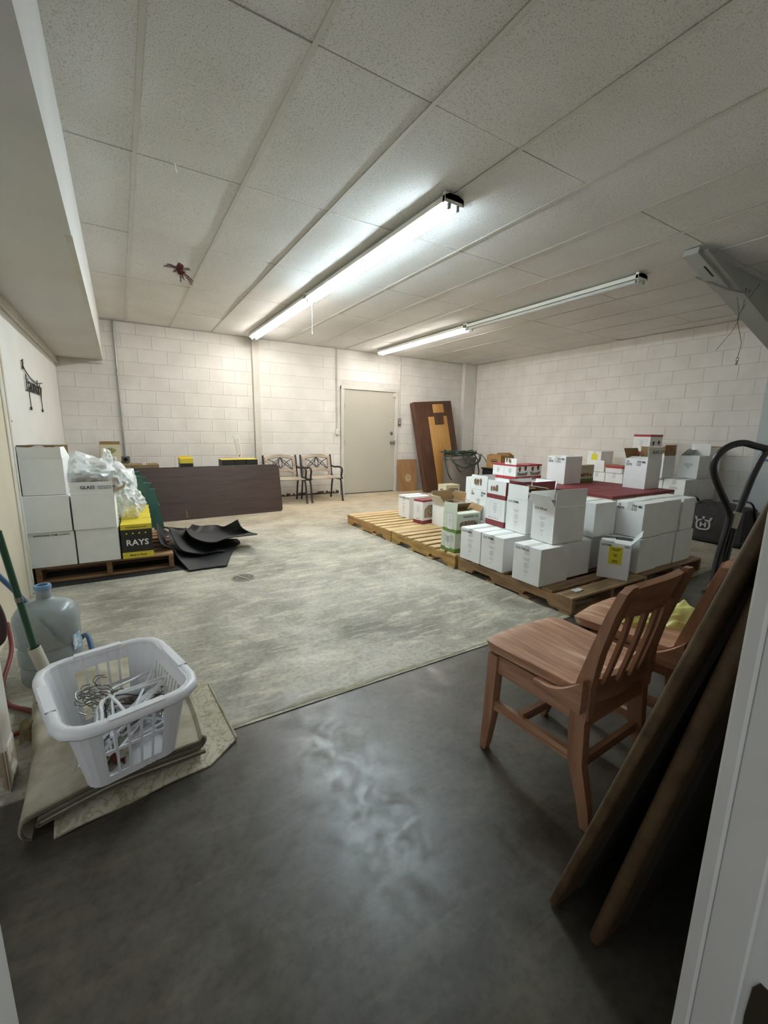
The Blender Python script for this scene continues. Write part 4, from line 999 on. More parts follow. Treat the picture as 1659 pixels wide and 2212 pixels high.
bn = thing('waste_bin', 'grey-brown bin in the far corner with a hose thrown over it', 'bin', (6.0, 6.82, 0), math.radians(-14))
m_bin = mat('grey_bin', '#7b746d', 0.6, scale=8, var=0.1)
prof = [(0.27, 0), (0.31, 0.74), (0.325, 0.745), (0.325, 0.78), (0.30, 0.78), (0.26, 0.02)]
def sqlathe(prof, sq=0.55):
    mb = MB(); n = 32; k = len(prof)
    vs = []
    for r, z in prof:
        for j in range(n):
            a = 2 * PI * j / n; c_, s_ = math.cos(a), math.sin(a)
            q = (abs(c_) ** 4 + abs(s_) ** 4) ** (-0.25); vs.append((r * q * c_, r * q * s_ * 0.9, z))
    fs = [(i * n + j, i * n + (j + 1) % n, (i + 1) * n + (j + 1) % n, (i + 1) * n + j) for i in range(k - 1) for j in range(n)]
    return mb.add(vs, fs)
obj('bin_body', sqlathe(prof[:2] + prof[-1:]), m_bin, bn, True); obj('bin_rim', sqlathe(prof[1:5]), m_bin, bn, True)
mb = MB(); pts = [(0.30 * math.cos(a), 0.27 * math.sin(a), 0.775 + 0.01 * math.sin(3 * a)) for a in [2 * PI * i / 24 for i in range(24)]]; mb.add(pts, [tuple(range(24))]); obj('bin_lid', mb, m_bin, bn)
hs = thing('garden_hose', 'dark green hose coiled over the top of the grey bin', 'hose', (6.0, 6.82, 0.80), math.radians(-14))
m_hose = mat('green_hose', '#38493c', 0.45, scale=9, var=0.3)
rnd = random.Random(4); mb = MB(); pts = []
for i in range(96):
    a = i * 2 * PI / 16; r = 0.22 + 0.12 * rnd.random() + 0.04 * math.sin(i * 0.7)
    pts.append((r * 1.12 * math.cos(a), r * math.sin(a), 0.012 + 0.09 * (i / 96) + rnd.uniform(-0.02, 0.025)))
mb.tube(catmull(pts, 3), 0.012, 7); obj('coil', mb, m_hose, hs, True)
for k, (x0, x1, dp) in enumerate(((-0.36, 0.30, 0.22), (-0.33, 0.05, 0.30), (-0.05, 0.34, 0.16))):
    obj('loop', MB().tube(catmull([(x0, -0.25, 0.03), (x0 * 0.9, -0.37, -0.10), ((x0 + x1) / 2, -0.375, -dp), (x1 * 0.8, -0.365, -0.08), (x1, -0.28, 0.05)], 6), 0.012, 7), m_hose, hs, True)
obj('loop', MB().tube(catmull([(-0.36, -0.05, 0.05), (-0.41, -0.2, -0.10), (-0.40, -0.34, -0.35), (-0.33, -0.37, -0.46)], 6), 0.012, 7), mat('black_hose', '#1c1f1e', 0.5), hs, True)
obj('loop', MB().tube(catmull([(0.36, 0.05, 0.04), (0.42, -0.02, -0.08), (0.395, -0.1, -0.20), (0.41, -0.12, -0.33), (0.37, -0.15, -0.42)], 6), 0.012, 7), MATS['black_hose'], hs, True)
obj('loop', MB().tube(catmull([(0.30, -0.1, 0.06), (0.48, -0.12, 0.0), (0.62, -0.13, -0.22), (0.66, -0.13, -0.52), (0.65, -0.12, -0.79)], 6), 0.007, 6), m_hose, hs, True)

# ================================================================== floor drain cover
dr = thing('floor_drain', 'round metal cleanout cover set into the concrete floor', 'drain cover', (0.81, 3.655, 0))
obj('ring', MB().lathe([(0.10, 0.0), (0.10, 0.003), (0.088, 0.0035), (0.085, 0.001)], 32), mat('worn_brass', '#857f6e', 0.5, metal=0.3), dr, True)
obj('plate', MB().lathe([(0.0, 0.0015), (0.086, 0.0015)], 32), mat('drain_plate', '#5a564c', 0.5, metal=0.4, scale=30, var=0.3), dr)
obj('bar', MB().bar((-0.035, 0.075, 0.003), (0.035, -0.075, 0.003), 0.010, 0.003), mat('pale_metal', '#a8a392', 0.4), dr)
for s in (-1, 1): obj('screw', MB().lathe([(0.009, 0.0015), (0.009, 0.004), (0.0, 0.004)], 10, (s * 0.055, s * 0.012, 0)), MATS['pale_metal'], dr)

# ================================================================== black car mats
m_rub = mat('mat_rubber', '#222224', 0.55, scale=30, var=0.25, bump=0.2, bscale=70)
def bez(P):
    """smooth surface through a grid of points"""
    def cr(a, b, c, d, t): return 0.5 * ((2 * b) + (c - a) * t + (2 * a - 5 * b + 4 * c - d) * t * t + (3 * b - a - 3 * c + d) * t ** 3)
    def ev(pts, t):
        k = len(pts) - 1; i = min(int(t * k), k - 1); f = t * k - i
        return cr(pts[max(i - 1, 0)], pts[i], pts[i + 1], pts[min(i + 2, k)], f)
    P = [[Vector(p) for p in r] for r in P]
    return lambda u, v: ev([ev(r, v) for r in P], u)
def rubber_mat(label, P, ribs=True, up=1):
    o = thing('car_mat', label, 'mat')
    fn = bez(P)
    obj('sheet', MB().sheet(fn, 26, 26, 0.006), m_rub, o, True)
    if ribs:
        mb = MB()
        for k in range(9):
            v = 0.28 + 0.05 * k
            mb.tube([fn(u, v) + Vector((0, 0, 0.003)) for u in [0.12 + 0.5 * i / 12 for i in range(13)]], 0.004, 5)
        obj('ribs', mb, m_rub, o, True)
    # turned-up rim
    rim = [fn(u / 20, 0) for u in range(21)] + [fn(1, v / 20) for v in range(1, 21)] + [fn(1 - u / 20, 1) for u in range(1, 21)] + [fn(0, 1 - v / 20) for v in range(1, 20)]
    obj('rim', MB().tube([p + Vector((0, 0, 0.004)) for p in rim], 0.007, 6, closed=True), m_rub, o, True)
    return o
LOW = [[(0.431, 4.032, 0.012), (0.53, 4.042, 0.012), (0.645, 4.039, 0.012), (0.75, 4.024, 0.014)], [(0.374, 4.287, 0.06), (0.53, 4.366, 0.016), (0.675, 4.302, 0.012), (0.831, 4.28, 0.014)],
    [(0.33, 4.344, 0.15), (0.489, 4.543, 0.03), (0.674, 4.543, 0.014), (0.919, 4.526, 0.014)], [(0.24, 4.30, 0.22), (0.374, 4.668, 0.07), (0.588, 4.715, 0.03), (0.987, 4.667, 0.02)],
    [(0.225, 4.50, 0.31), (0.326, 4.891, 0.13), (0.573, 4.927, 0.04), (1.031, 4.73, 0.03)], [(0.235, 4.65, 0.345), (0.316, 4.95, 0.20), (0.557, 5.069, 0.06), (1.032, 4.863, 0.04)]]
MID = [[(0.289, 4.606, 0.31), (0.337, 4.547, 0.29), (0.357, 4.391, 0.22), (0.422, 4.334, 0.12), (0.605, 4.427, 0.04)], [(0.399, 4.798, 0.25), (0.443, 4.854, 0.2), (0.503, 4.748, 0.12), (0.566, 4.606, 0.075), (0.721, 4.466, 0.035)],
    [(0.567, 5.1, 0.16), (0.613, 5.047, 0.12), (0.658, 4.756, 0.08), (0.72, 4.605, 0.055), (0.82, 4.479, 0.03)]]
UP = [[(0.493, 4.703, 0.26), (0.53, 4.596, 0.19), (0.617, 4.459, 0.16), (0.716, 4.395, 0.155), (0.872, 4.53, 0.15), (1.178, 4.547, 0.15)], [(0.545, 5.037, 0.17), (0.61, 5.045, 0.12), (0.699, 4.906, 0.10), (0.802, 4.853, 0.085), (0.956, 4.911, 0.08), (1.15, 4.762, 0.13)],
    [(0.6, 5.245, 0.15), (0.663, 5.303, 0.07), (0.775, 5.267, 0.06), (0.878, 5.229, 0.06), (0.986, 5.053, 0.09), (1.078, 4.80, 0.18)], [(0.63, 5.316, 0.16), (0.738, 5.463, 0.1), (0.838, 5.451, 0.1), (0.925, 5.418, 0.1), (0.962, 5.173, 0.13), (1.06, 4.92, 0.25)]]
rubber_mat('black rubber car mat draped from the left pallet down onto the floor', LOW)
rubber_mat('black rubber car mat with a curled left edge between the other two', MID, ribs=False)
rubber_mat('black rubber car mat flat on the floor behind the pile of mats', [
    [(0.36, 5.15, 0.012), (0.6, 5.15, 0.012), (0.8, 5.15, 0.012), (1.0, 5.15, 0.012)],
    [(0.36, 5.35, 0.012), (0.6, 5.35, 0.012), (0.8, 5.35, 0.012), (1.0, 5.35, 0.012)],
    [(0.40, 5.6, 0.02), (0.6, 5.55, 0.012), (0.72, 5.5, 0.012), (0.9, 5.45, 0.012)],
    [(0.42, 5.75, 0.03), (0.6, 5.7, 0.02), (0.7, 5.65, 0.02), (0.85, 5.5, 0.02)]], ribs=False)
rubber_mat('black rubber car mat with upturned corners lying on top of the others', UP, ribs=False)

# ================================================================== stack of green resin chairs
m_resin = mat('green_resin', '#3f665c', 0.4, scale=8, var=0.15)
def resin_chair(x, y, z, label):
    t = thing('resin_chair', label, 'chair', (x, y, z))       # faces +x
    w = 0.27
    obj('seat', MB().sheet(lambda u, v: (-0.22 + 0.44 * u, -w + 2 * w * v, 0.40 - 0.03 * (1 - u) - 0.02 * math.sin(v * PI)), 6, 6, 0.006), m_resin, t, True)
    obj('backrest', MB().sheet(lambda u, v: (-0.22 - 0.12 * u - 0.04 * math.sin(v * PI), -w + 2 * w * v, 0.37 + 0.40 * u), 6, 8, 0.006), m_resin, t, True)
    for s in (-1, 1):
        obj('arm', MB().sheet(lambda u, v: (-0.30 + 0.44 * u, s * (w - 0.01 + 0.055 * v), 0.60 - 0.005 * u - 0.03 * max(0, u - 0.85) / 0.15), 8, 2, 0.02), m_resin, t, True)
        obj('leg', MB().bar((0.14, s * (w + 0.02), 0.59), (0.235, s * (w + 0.03), 0.0), 0.05, 0.07, (1, 0, 0), 0.035, 0.05), m_resin, t)
        obj('leg', MB().bar((-0.26, s * (w - 0.01), 0.42), (-0.33, s * (w + 0.01), 0.0), 0.045, 0.06, (1, 0, 0), 0.03, 0.05), m_resin, t)
        obj('side_panel', MB().prism([(-0.27, 0.36), (0.19, 0.36), (0.15, 0.42), (-0.27, 0.42)], 0.008, Matrix(((1, 0, 0, 0), (0, 0, -1, s * w), (0, 1, 0, 0), (0, 0, 0, 1)))), m_resin, t)
    return t
resin_chair(0.105, 5.72, 0.0, 'bottom dark green resin chair in the stack beside the brown table')
resin_chair(0.045, 5.72, 0.075, 'middle dark green resin chair in the stack behind the clear bag')
resin_chair(-0.015, 5.72, 0.15, 'top dark green resin chair in the stack behind the clear bag')

# ================================================================== clear plastic bag
m_bag = film('clear_bag', '#f6f8f6', 0.2, 0.36, 0.6)
def crumple(c, rad, seed, sub=4, amp=0.28):
    bm = bmesh.new(); bmesh.ops.create_icosphere(bm, subdivisions=sub, radius=1)
    for v in bm.verts:
        p = v.co.copy(); n1 = noise.noise(p * 1.6 + Vector((seed, 0, 0))); n2 = abs(noise.noise(p * 3.6 + Vector((0, seed, 0)))); n3 = abs(noise.noise(p * 8 + Vector((0, 0, seed))))
        f = 1 + amp * n1 + amp * 0.9 * (n2 - 0.25) + amp * 0.45 * (n3 - 0.2)
        v.co = Vector((c[0] + p.x * rad[0] * f, c[1] + p.y * rad[1] * f, c[2] + p.z * rad[2] * f))
    bm.verts.index_update(); vs = [v.co.copy() for v in bm.verts]; fs = [[v.index for v in f.verts] for f in bm.faces]; bm.free(); return vs, fs
bg = thing('plastic_bag', 'crumpled clear plastic bag slumped over the left boxes and the yellow lids', 'bag', (-0.1, 4.6, 0.55))
mb = MB(); mb.add(*crumple((-0.20, 0.06, 0.34), (0.22, 0.26, 0.14), 1.3)); mb.add(*crumple((0.03, 0.08, 0.20), (0.15, 0.24, 0.19), 4.1)); mb.add(*crumple((0.10, -0.02, 0.03), (0.13, 0.18, 0.15), 7.7, amp=0.35))
me = mb.mesh('bag_film'); smooth_mesh(me, 25); obj('bag_film', me, m_bag, bg)
mb = MB(); mb.add(*crumple((-0.02, 0.0, 0.46), (0.04, 0.05, 0.07), 9.2, 3, 0.5)); me = mb.mesh('bag_neck'); smooth_mesh(me, 25); obj('bag_neck', me, m_bag, bg)
mb = MB(); mb.add(*crumple((-0.22, 0.1, 0.30), (0.15, 0.17, 0.10), 2.2, 3, 0.4)); me = mb.mesh('folded_film'); smooth_mesh(me, 25); obj('folded_film', me, film('milky_film', '#e6e9e7', 0.3, 0.6, 0.3), bg)

# ================================================================== Laundry sign on the left wall
ls = thing('laundry_sign', 'black wire sign reading Laundry hung on the left wall', 'sign', (XL + 0.012, 5.03, 1.80))
m_wire = mat('black_wire', '#2b2724', 0.5, metal=0.3)
me = text_mesh('Laundry', 0.30, 'LEFT', 1.0, 1.0, 0.003, 0.12, -0.014).copy(); me.materials.clear(); me.materials.append(m_wire)
o = bpy.data.objects.new('lettering', me); C.objects.link(o); o.parent = ls
o.matrix_local = Matrix.Translation((0, 0.03, -0.22)) @ ROT_PX.to_4x4() @ Matrix.Diagonal((0.95, 0.75, 1, 1))
obj('wire', MB().tube(catmull([(0, 0, 0.0), (0, 0.08, -0.035), (0, 0.35, -0.085), (0, 0.7, -0.10), (0, 1.06, -0.07)], 6), 0.005, 6), m_wire, ls, True)
obj('bow', MB().tube(catmull([(0, -0.03, 0.03), (0, 0.03, 0.02), (0, 0.0, 0.0), (0, -0.03, -0.03), (0, 0.03, -0.03), (0, 0, 0), (0, 0.03, 0.05)], 4), 0.005, 6), m_wire, ls, True)
for yy_ in (0.16, 0.86): obj('pendant', MB().tube([(0, yy_, -0.1), (0, yy_, -0.36)], 0.004, 6).box(-0.006, 0.006, yy_ - 0.015, yy_ + 0.015, -0.385, -0.355), m_wire, ls)

# ================================================================== hanging spider, scraps, pull cord, wire hook
m_tinsel = mat('red_tinsel', '#581019', 0.35, scale=40, var=0.5)
sp = thing('spider_ornament', 'dark red tinsel spider hanging from the ceiling on a thread', 'ornament', (0.52, 4.05, 2.53))
bm_v, bm_f = crumple((0, 0, 0), (0.036, 0.036, 0.042), 3.0, 3, 0.3); obj('body', MB().add(bm_v, bm_f), m_tinsel, sp)
rnd = random.Random(8)
for k, (az, el, ln) in enumerate(((2.8, 0.25, 0.10), (3.2, 0.0, 0.12), (3.8, -0.5, 0.08), (4.6, -1.2, 0.11), (5.2, -1.1, 0.09), (-0.4, -0.9, 0.14), (0.1, -0.7, 0.12), (0.3, 0.2, 0.08))):
    d = Vector((math.cos(az) * math.cos(el), math.sin(az) * math.cos(el) * 0.6, math.sin(el)))
    mb = MB().tube([d * 0.03, d * ln * 0.7 + Vector((0, 0, 0.008)), d * ln], [0.003, 0.003, 0.002], 6)
    for q in range(16):
        p = d * (ln * (0.45 + 0.035 * q)); n_ = Vector((rnd.uniform(-1, 1), rnd.uniform(-1, 1), rnd.uniform(-1, 1))).normalized() * 0.014
        mb.tube([p - n_, p + n_], 0.0011, 4)
    obj('leg', mb, m_tinsel, sp)
mb = MB()
for q in range(40):
    n_ = Vector((rnd.uniform(-1, 1), rnd.uniform(-1, 1), rnd.uniform(-1, 0.4))).normalized(); mb.tube([n_ * 0.03, n_ * rnd.uniform(0.05, 0.075)], 0.0009, 4)
obj('bristles', mb, m_tinsel, sp)
obj('thread', MB().tube([(0, 0, 0.03), (0, 0, 0.272)], 0.0008, 5), mat('clear_thread', '#d8d6cf', 0.3), sp)
tag(obj('paper_scrap', MB().sheet(lambda u, v: (0.40 + 0.008 * v + 0.008 * u, 3.07 + 0.013 * v, 2.805 - 0.055 * u + 0.006 * v), 4, 2, 0.0008), m_white), 'small white scrap stuck in a ceiling joint above the left side', 'scrap')
p_ = (3.36, 5.50, ZC - 0.004); tag(obj('paper_scrap', MB().sheet(lambda u, v: (p_[0] + 0.01 * v + 0.012 * u, p_[1] + 0.018 * v, p_[2] - 0.05 * u), 3, 2, 0.0008), m_white), 'tiny white scrap hanging from the ceiling between the strip lights', 'scrap')
pc = thing('pull_cord', 'white pull cord hanging from the near strip light joint', 'cord', (2.055, 5.06, ZC - 0.06))
obj('string', MB().tube([(0, 0, 0.01), (0.002, 0, -0.15), (-0.002, 0, -0.33)], 0.0018, 5), m_white, pc); obj('knob', MB().lathe([(0.0, -0.35), (0.005, -0.345), (0.006, -0.335), (0.002, -0.325)], 8), m_white, pc)
wh = thing('hanging_wire', 'thin wire with a metal snap hook hanging below the steel beam', 'wire', (5.02, 1.92, 2.60))
obj('wire', MB().tube(catmull([(0.02, -0.02, 0.03), (0.07, 0, -0.12), (0.05, 0.02, -0.22), (0.13, 0.01, -0.36), (0.16, 0, -0.44), (0.13, 0, -0.56)], 6), 0.0022, 5), m_wire, wh)
obj('wire_end', MB().tube(catmull([(-0.06, 0.03, 0.02), (0.06, 0.02, -0.18), (0.02, 0.02, -0.30), (-0.12, 0.03, -0.43), (-0.27, 0.03, -0.54)], 6), 0.0018, 5), m_wire, wh)
obj('wire_end', MB().tube(catmull([(0.30, -0.02, 0.12), (0.18, 0, -0.02), (0.07, 0, -0.14)], 6), 0.0018, 5), m_wire, wh)
obj('snap_hook', MB().tube(catmull([(0.13, 0, -0.565), (0.115, 0, -0.585), (0.11, 0, -0.62), (0.125, 0, -0.635), (0.14, 0, -0.61), (0.145, 0, -0.575)], 6, True), 0.005, 6, closed=True), m_chrome, wh, True)
# ================================================================== wooden chairs
m_oak = wood('worn_oak', '#c3977a', '#93674e', 16, (16, 1.0, 16), 0.5, '#ead3bb')
m_oakv = wood('oak_upright', '#b3876a', '#7d553d', 12, (7, 7, 0.9), 0.5)
m_oakx = wood('oak_rail', '#b3876a', '#7d553d', 12, (0.9, 7, 7), 0.5)
def library_chair(x, y, rz, label, group='wooden library chairs'):
    """front to local +y; origin on the floor below the middle of the seat"""
    t = thing('dining_chair', label, 'chair', (x, y, 0), rz)
    W, Wb, yf, yb, zs = 0.205, 0.195, 0.215, -0.20, 0.445     # half widths, front and back of seat
    # scooped seat
    def seat_top(u, v):
        yy_ = yb - 0.005 + (yf - yb + 0.015) * u; hw = Wb + (W + 0.012 - Wb) * min(1, u * 1.15)
        r = 1.0
        if u > 0.86: r = 1 - 0.16 * ((u - 0.86) / 0.14) ** 2.6
        if u < 0.06: r = 0.97
        xx = (v * 2 - 1) * hw * r
        fr = (0.014 * math.sin(v * PI) if u > 0.8 else 0.0) * (u - 0.8) / 0.2
        dip = -0.016 * math.exp(-((abs(v - 0.5) - 0.2) / 0.13) ** 2) * math.exp(-((u - 0.38) / 0.33) ** 2)
        up = 0.05 * max(0, (0.14 - u) / 0.14) ** 2 * (0.4 + 1.2 * abs(v - 0.5))
        roll = -0.012 * max(0, (u - 0.9) / 0.1) ** 2
        return (xx, yy_ + fr, zs + dip + up + roll)
    obj('seat', MB().sheet(seat_top, 22, 22, 0.032), m_oak, t, True)
    def leg(pts, w, d):
        mb = MB()
        k = len(pts)
        vs = []; fs = []
        for i, p in enumerate(pts):
            p = Vector(p); a = w[i] / 2; b = d[i] / 2
            vs += [p + Vector(q) for q in ((-a, -b, 0), (a, -b, 0), (a, b, 0), (-a, b, 0))]
        for i in range(k - 1):
            for j in range(4): fs.append((i * 4 + j, i * 4 + (j + 1) % 4, (i + 1) * 4 + (j + 1) % 4, (i + 1) * 4 + j))
        fs += [(3, 2, 1, 0), tuple((k - 1) * 4 + j for j in range(4))]
        return mb.add(vs, fs)
    for s in (-1, 1):
        o = obj('front_leg', leg([(s * 0.195, yf - 0.012, 0.0), (s * 0.196, yf - 0.018, 0.03), (s * 0.193, yf - 0.03, 0.16), (s * 0.188, yf - 0.035, 0.428)], [0.026, 0.032, 0.04, 0.042], [0.026, 0.032, 0.042, 0.045]), m_oakv, t)
        # rear leg: swept out at the foot, joins the back post at seat height
        o = obj('rear_leg', leg([(s * 0.192, yb - 0.045, 0.0), (s * 0.192, yb - 0.03, 0.08), (s * 0.19, yb + 0.012, 0.22), (s * 0.186, yb + 0.022, 0.36), (s * 0.184, yb + 0.012, 0.46)], [0.026, 0.03, 0.034, 0.036, 0.034], [0.034, 0.04, 0.052, 0.056, 0.05]), m_oakv, t)
        o = obj('back_post', leg([(s * 0.184, yb + 0.012, 0.38), (s * 0.186, yb + 0.012, 0.50), (s * 0.19, yb - 0.015, 0.62), (s * 0.194, yb - 0.055, 0.76), (s * 0.19, yb - 0.078, 0.835), (s * 0.176, yb - 0.084, 0.852)], [0.03, 0.034, 0.044, 0.058, 0.05, 0.03], [0.05, 0.05, 0.034, 0.026, 0.024, 0.02]), m_oakv, t, True)
        obj('seat_ear', MB().sheet(lambda u, v: (s * (0.205 + 0.004 * u), yb + 0.175 - 0.18 * u, zs - 0.032 + (0.030 + 0.085 * max(0, (u - 0.30) / 0.70) ** 1.7) * v), 12, 6, 0.028 * s), m_oak, t, True)
        obj('side_apron', MB().box(s * 0.186 - 0.011, s * 0.186 + 0.011, yb + 0.03, yf - 0.04, 0.355, 0.428, bev=0.002), m_oak, t)
        obj('side_stretcher', MB().bar((s * 0.192, yf - 0.03, 0.215), (s * 0.19, yb + 0.01, 0.225), 0.022, 0.036), m_oak, t)
    obj('front_apron', MB().box(-0.17, 0.17, yf - 0.045, yf - 0.023, 0.36, 0.428, bev=0.002), m_oakx, t)
    obj('rear_apron', MB().box(-0.172, 0.172, yb + 0.0, yb + 0.024, 0.34, 0.415, bev=0.002), m_oakx, t)
    obj('cross_stretcher', MB().bar((-0.19, 0.045, 0.232), (0.19, 0.045, 0.232), 0.022, 0.034), m_oakx, t)
    obj('rear_stretcher', MB().bar((-0.185, yb + 0.012, 0.20), (0.185, yb + 0.012, 0.20), 0.02, 0.034), m_oakx, t)
    # curved top rail, lower rail and slats
    def bow(v): return -0.030 * math.sin(v * PI)
    def rail(z0, z1, y0, y1, crown, th):
        def fn(u, v):
            z = z0 + (z1 - z0) * u + (crown * math.sin(v * PI) * u if crown > 0 else crown * (1 - math.sin(v * PI)) * u)
            return ((v * 2 - 1) * 0.176, y0 + (y1 - y0) * u + bow(v), z)
        return MB().sheet(fn, 4, 16, th)
    obj('top_rail', rail(0.735, 0.835, yb - 0.047, yb - 0.078, 0.016, -0.022), m_oakx, t, True)
    obj('lower_rail', rail(0.415, 0.505, yb + 0.014, yb + 0.006, 0.0, -0.022), m_oakx, t, True)
    for k in range(5):
        v = 0.14 + 0.18 * k; xx = (v * 2 - 1) * 0.176; b = bow(v)
        pts = [(xx, yb + 0.002 + b, 0.49), (xx, yb - 0.020 + b, 0.58), (xx, yb - 0.040 + b, 0.67), (xx, yb - 0.052 + b, 0.745)]
        obj('slat', leg(pts, [0.026] * 4, [0.012] * 4), m_oakv, t, True)
    return t
library_chair(1.385, 0.905, math.radians(2), 'worn reddish wooden slat-back chair nearest the camera')
library_chair(1.915, 0.885, math.radians(7), 'worn reddish wooden slat-back chair with a yellow bag on its seat')
yb_ = thing('yellow_bag', 'crumpled pale yellow plastic bag lying on the seat of the second wooden chair', 'bag', (1.95, 0.87, 0.475), math.radians(-25))
def ybag(u, v):
    x_ = -0.17 + 0.32 * u; w_ = 0.035 + 0.06 * u
    return (x_, (v - 0.5) * 2 * w_ + 0.02 * math.sin(u * 7), -0.01 + (0.012 + 0.075 * u ** 1.5) * math.sin(v * PI) ** 0.7 + 0.02 * noise.noise(Vector((u * 7, v * 6, 2))))
obj('bag_film', MB().sheet(ybag, 30, 22), film('yellow_film', '#e3dd86', 0.3, 0.8, 0.2), yb_, True)
obj('bag_tail', MB().sheet(lambda u, v: (-0.17 - 0.07 * u, (v - 0.5) * 0.05 * (1 - 0.5 * u), -0.008 + 0.012 * abs(noise.noise(Vector((u * 5, v * 5, 0))))), 8, 6), MATS['yellow_film'], yb_, True)

# ================================================================== two boards leaning behind the door frame
m_board = wood('old_board', '#604a30', '#3f2f1d', 10, (1, 9, 9), 0.55)
def leaning(label, x0, y0, ytop, ztop, th, ln, mt):
    a = math.atan2(y0 - ytop, ztop); h = math.hypot(y0 - ytop, ztop)
    t = thing('leaning_board', label, 'board', (x0, y0, 0), rot=(a, 0, 0))
    obj('panel', MB().box(0, ln, -th, 0, 0.002, h, bev=th * 0.25), mt, t)
    obj('edge_moulding', MB().tube([(0.0, -th / 2, 0.012), (0.0, -th / 2, h - 0.012)], th * 0.55, 12), mt, t, True)
    obj('backing', MB().box(0.06, ln - 0.06, -th - 0.012, -th, 0.06, h - 0.30), mat('board_back', '#2e251a', 0.8), t)
    return t
leaning('brown board with a thin rounded edge leaning by the door frame, further from the camera', 0.915, 0.575, 0.232, 1.30, 0.022, 1.6, m_board)
leaning('brown board with a thick rounded edge leaning by the door frame, nearer the camera', 0.935, 0.465, 0.228, 1.22, 0.03, 1.5, m_board)

# ================================================================== hand truck
RX = Vector((math.cos(YAW), -math.sin(YAW), 0)); FX = Vector((math.sin(YAW), math.cos(YAW), 0))
ht = thing('hand_truck', 'black tubular hand truck behind the wooden chairs', 'hand truck', (2.66, 0.95, 0), -YAW)
m_pipe = mat('black_pipe', '#1d1d20', 0.35, scale=6, var=0.15)
# local x: to the right of the picture, local y: away from it, z up
def hp(px, py, dy=0.0):
    s = 2.16 / F_PX          # metres per pixel at its distance
    return ((px - 1590) * s + 0.0, dy, 1.155 - (py - 1000) * s)
loop = [hp(1668, 972), hp(1640, 966), hp(1610, 960), hp(1582, 968), hp(1563, 985), hp(1555, 1006), hp(1560, 1030), hp(1577, 1062), hp(1598, 1096), hp(1609, 1120), hp(1608, 1150), hp(1598, 1230), hp(1588, 1330, -0.02)]
end = list(loop[-1]); loop.append((end[0] - 0.03, -0.02, 0.08))
obj('handle_loop', MB().tube(catmull(loop, 6), 0.0165, 12), m_pipe, ht, True)
rt = [hp(1668, 972), hp(1658, 990), hp(1645, 1030), hp(1634, 1080), hp(1626, 1120), hp(1622, 1150), hp(1616, 1230), hp(1610, 1330)]
rt.append((rt[-1][0] + 0.02, 0.0, 0.08))
obj('upright', MB().tube(catmull(rt, 6), 0.0165, 12), m_pipe, ht, True)
obj('grip_label', MB().tube([hp(1625, 1112, -0.004), hp(1619, 1148, -0.004)], 0.0185, 12), mat('pale_sticker', '#b8b3a4', 0.6), ht, True)
x_l, x_r = loop[-1][0], rt[-1][0]
obj('axle', MB().tube([(x_l - 0.12, 0.05, 0.11), (x_r + 0.14, 0.05, 0.11)], 0.012, 10), m_steel, ht, True)
for xx in (x_l - 0.12, x_r + 0.14):
    w_ = obj('wheel', MB().tube([(xx - 0.03, 0.05, 0.11), (xx - 0.024, 0.05, 0.11), (xx + 0.024, 0.05, 0.11), (xx + 0.03, 0.05, 0.11)], [0.095, 0.108, 0.108, 0.095], 24), m_black, ht, True)
    obj('hub', MB().tube([(xx - 0.034, 0.05, 0.11), (xx + 0.034, 0.05, 0.11)], 0.05, 16), m_steel, w_, True)
obj('toe_plate', MB().box(x_l - 0.10, x_r + 0.12, -0.22, 0.0, 0.012, 0.02), m_pipe, ht)
for zz in (0.25, 0.45): obj('cross_bar', MB().tube([(x_l - 0.005, -0.01, zz), (x_r + 0.005, -0.005, zz)], 0.012, 8), m_pipe, ht, True)

# ================================================================== lawn mower with its grass bag
lm = thing('lawn_mower', 'lawn mower with a black grass bag bearing a crowned emblem, by the right wall', 'mower', (6.0, 1.93, 0))
m_bagf = mat('bag_fabric', '#35322f', 0.85, scale=25, var=0.3, bump=0.2, bscale=120)
def bagf(u, v):       # front and top of the bag as one bulging sheet; u bottom->top->back, v along y
    y_ = 0.0 + 0.53 * v
    k = u * 3
    if k < 1.5: p = (0.02 - 0.035 * math.sin(k / 1.5 * PI) * math.sin(v * PI), y_, 0.03 + 0.41 * k / 1.5)
    else:
        q = (k - 1.5) / 1.5; p = (0.02 + 0.33 * q, y_, 0.44 + 0.05 * math.sin(q * PI) * math.sin(v * PI) + 0.02 * v)
    return p
obj('grass_bag', MB().sheet(bagf, 24, 14, -0.004), m_bagf, lm, True)
obj('bag_base', MB().box(0.0, 0.36, -0.01, 0.54, 0.02, 0.07, bev=0.01), m_black, lm)
for v_ in (0.0, 0.525): obj('bag_side', MB().prism([(0.02, 0.05), (0.35, 0.05), (0.35, 0.44), (0.02, 0.44)], 0.006, Matrix(((1, 0, 0, 0), (0, 0, 1, v_), (0, 1, 0, 0), (0, 0, 0, 1)))), m_bagf, lm)
obj('bag_handle', MB().tube(catmull([(0.06, 0.50, 0.44), (0.06, 0.46, 0.50), (0.07, 0.36, 0.52), (0.06, 0.24, 0.46)], 6), 0.010, 8), m_black, lm, True)
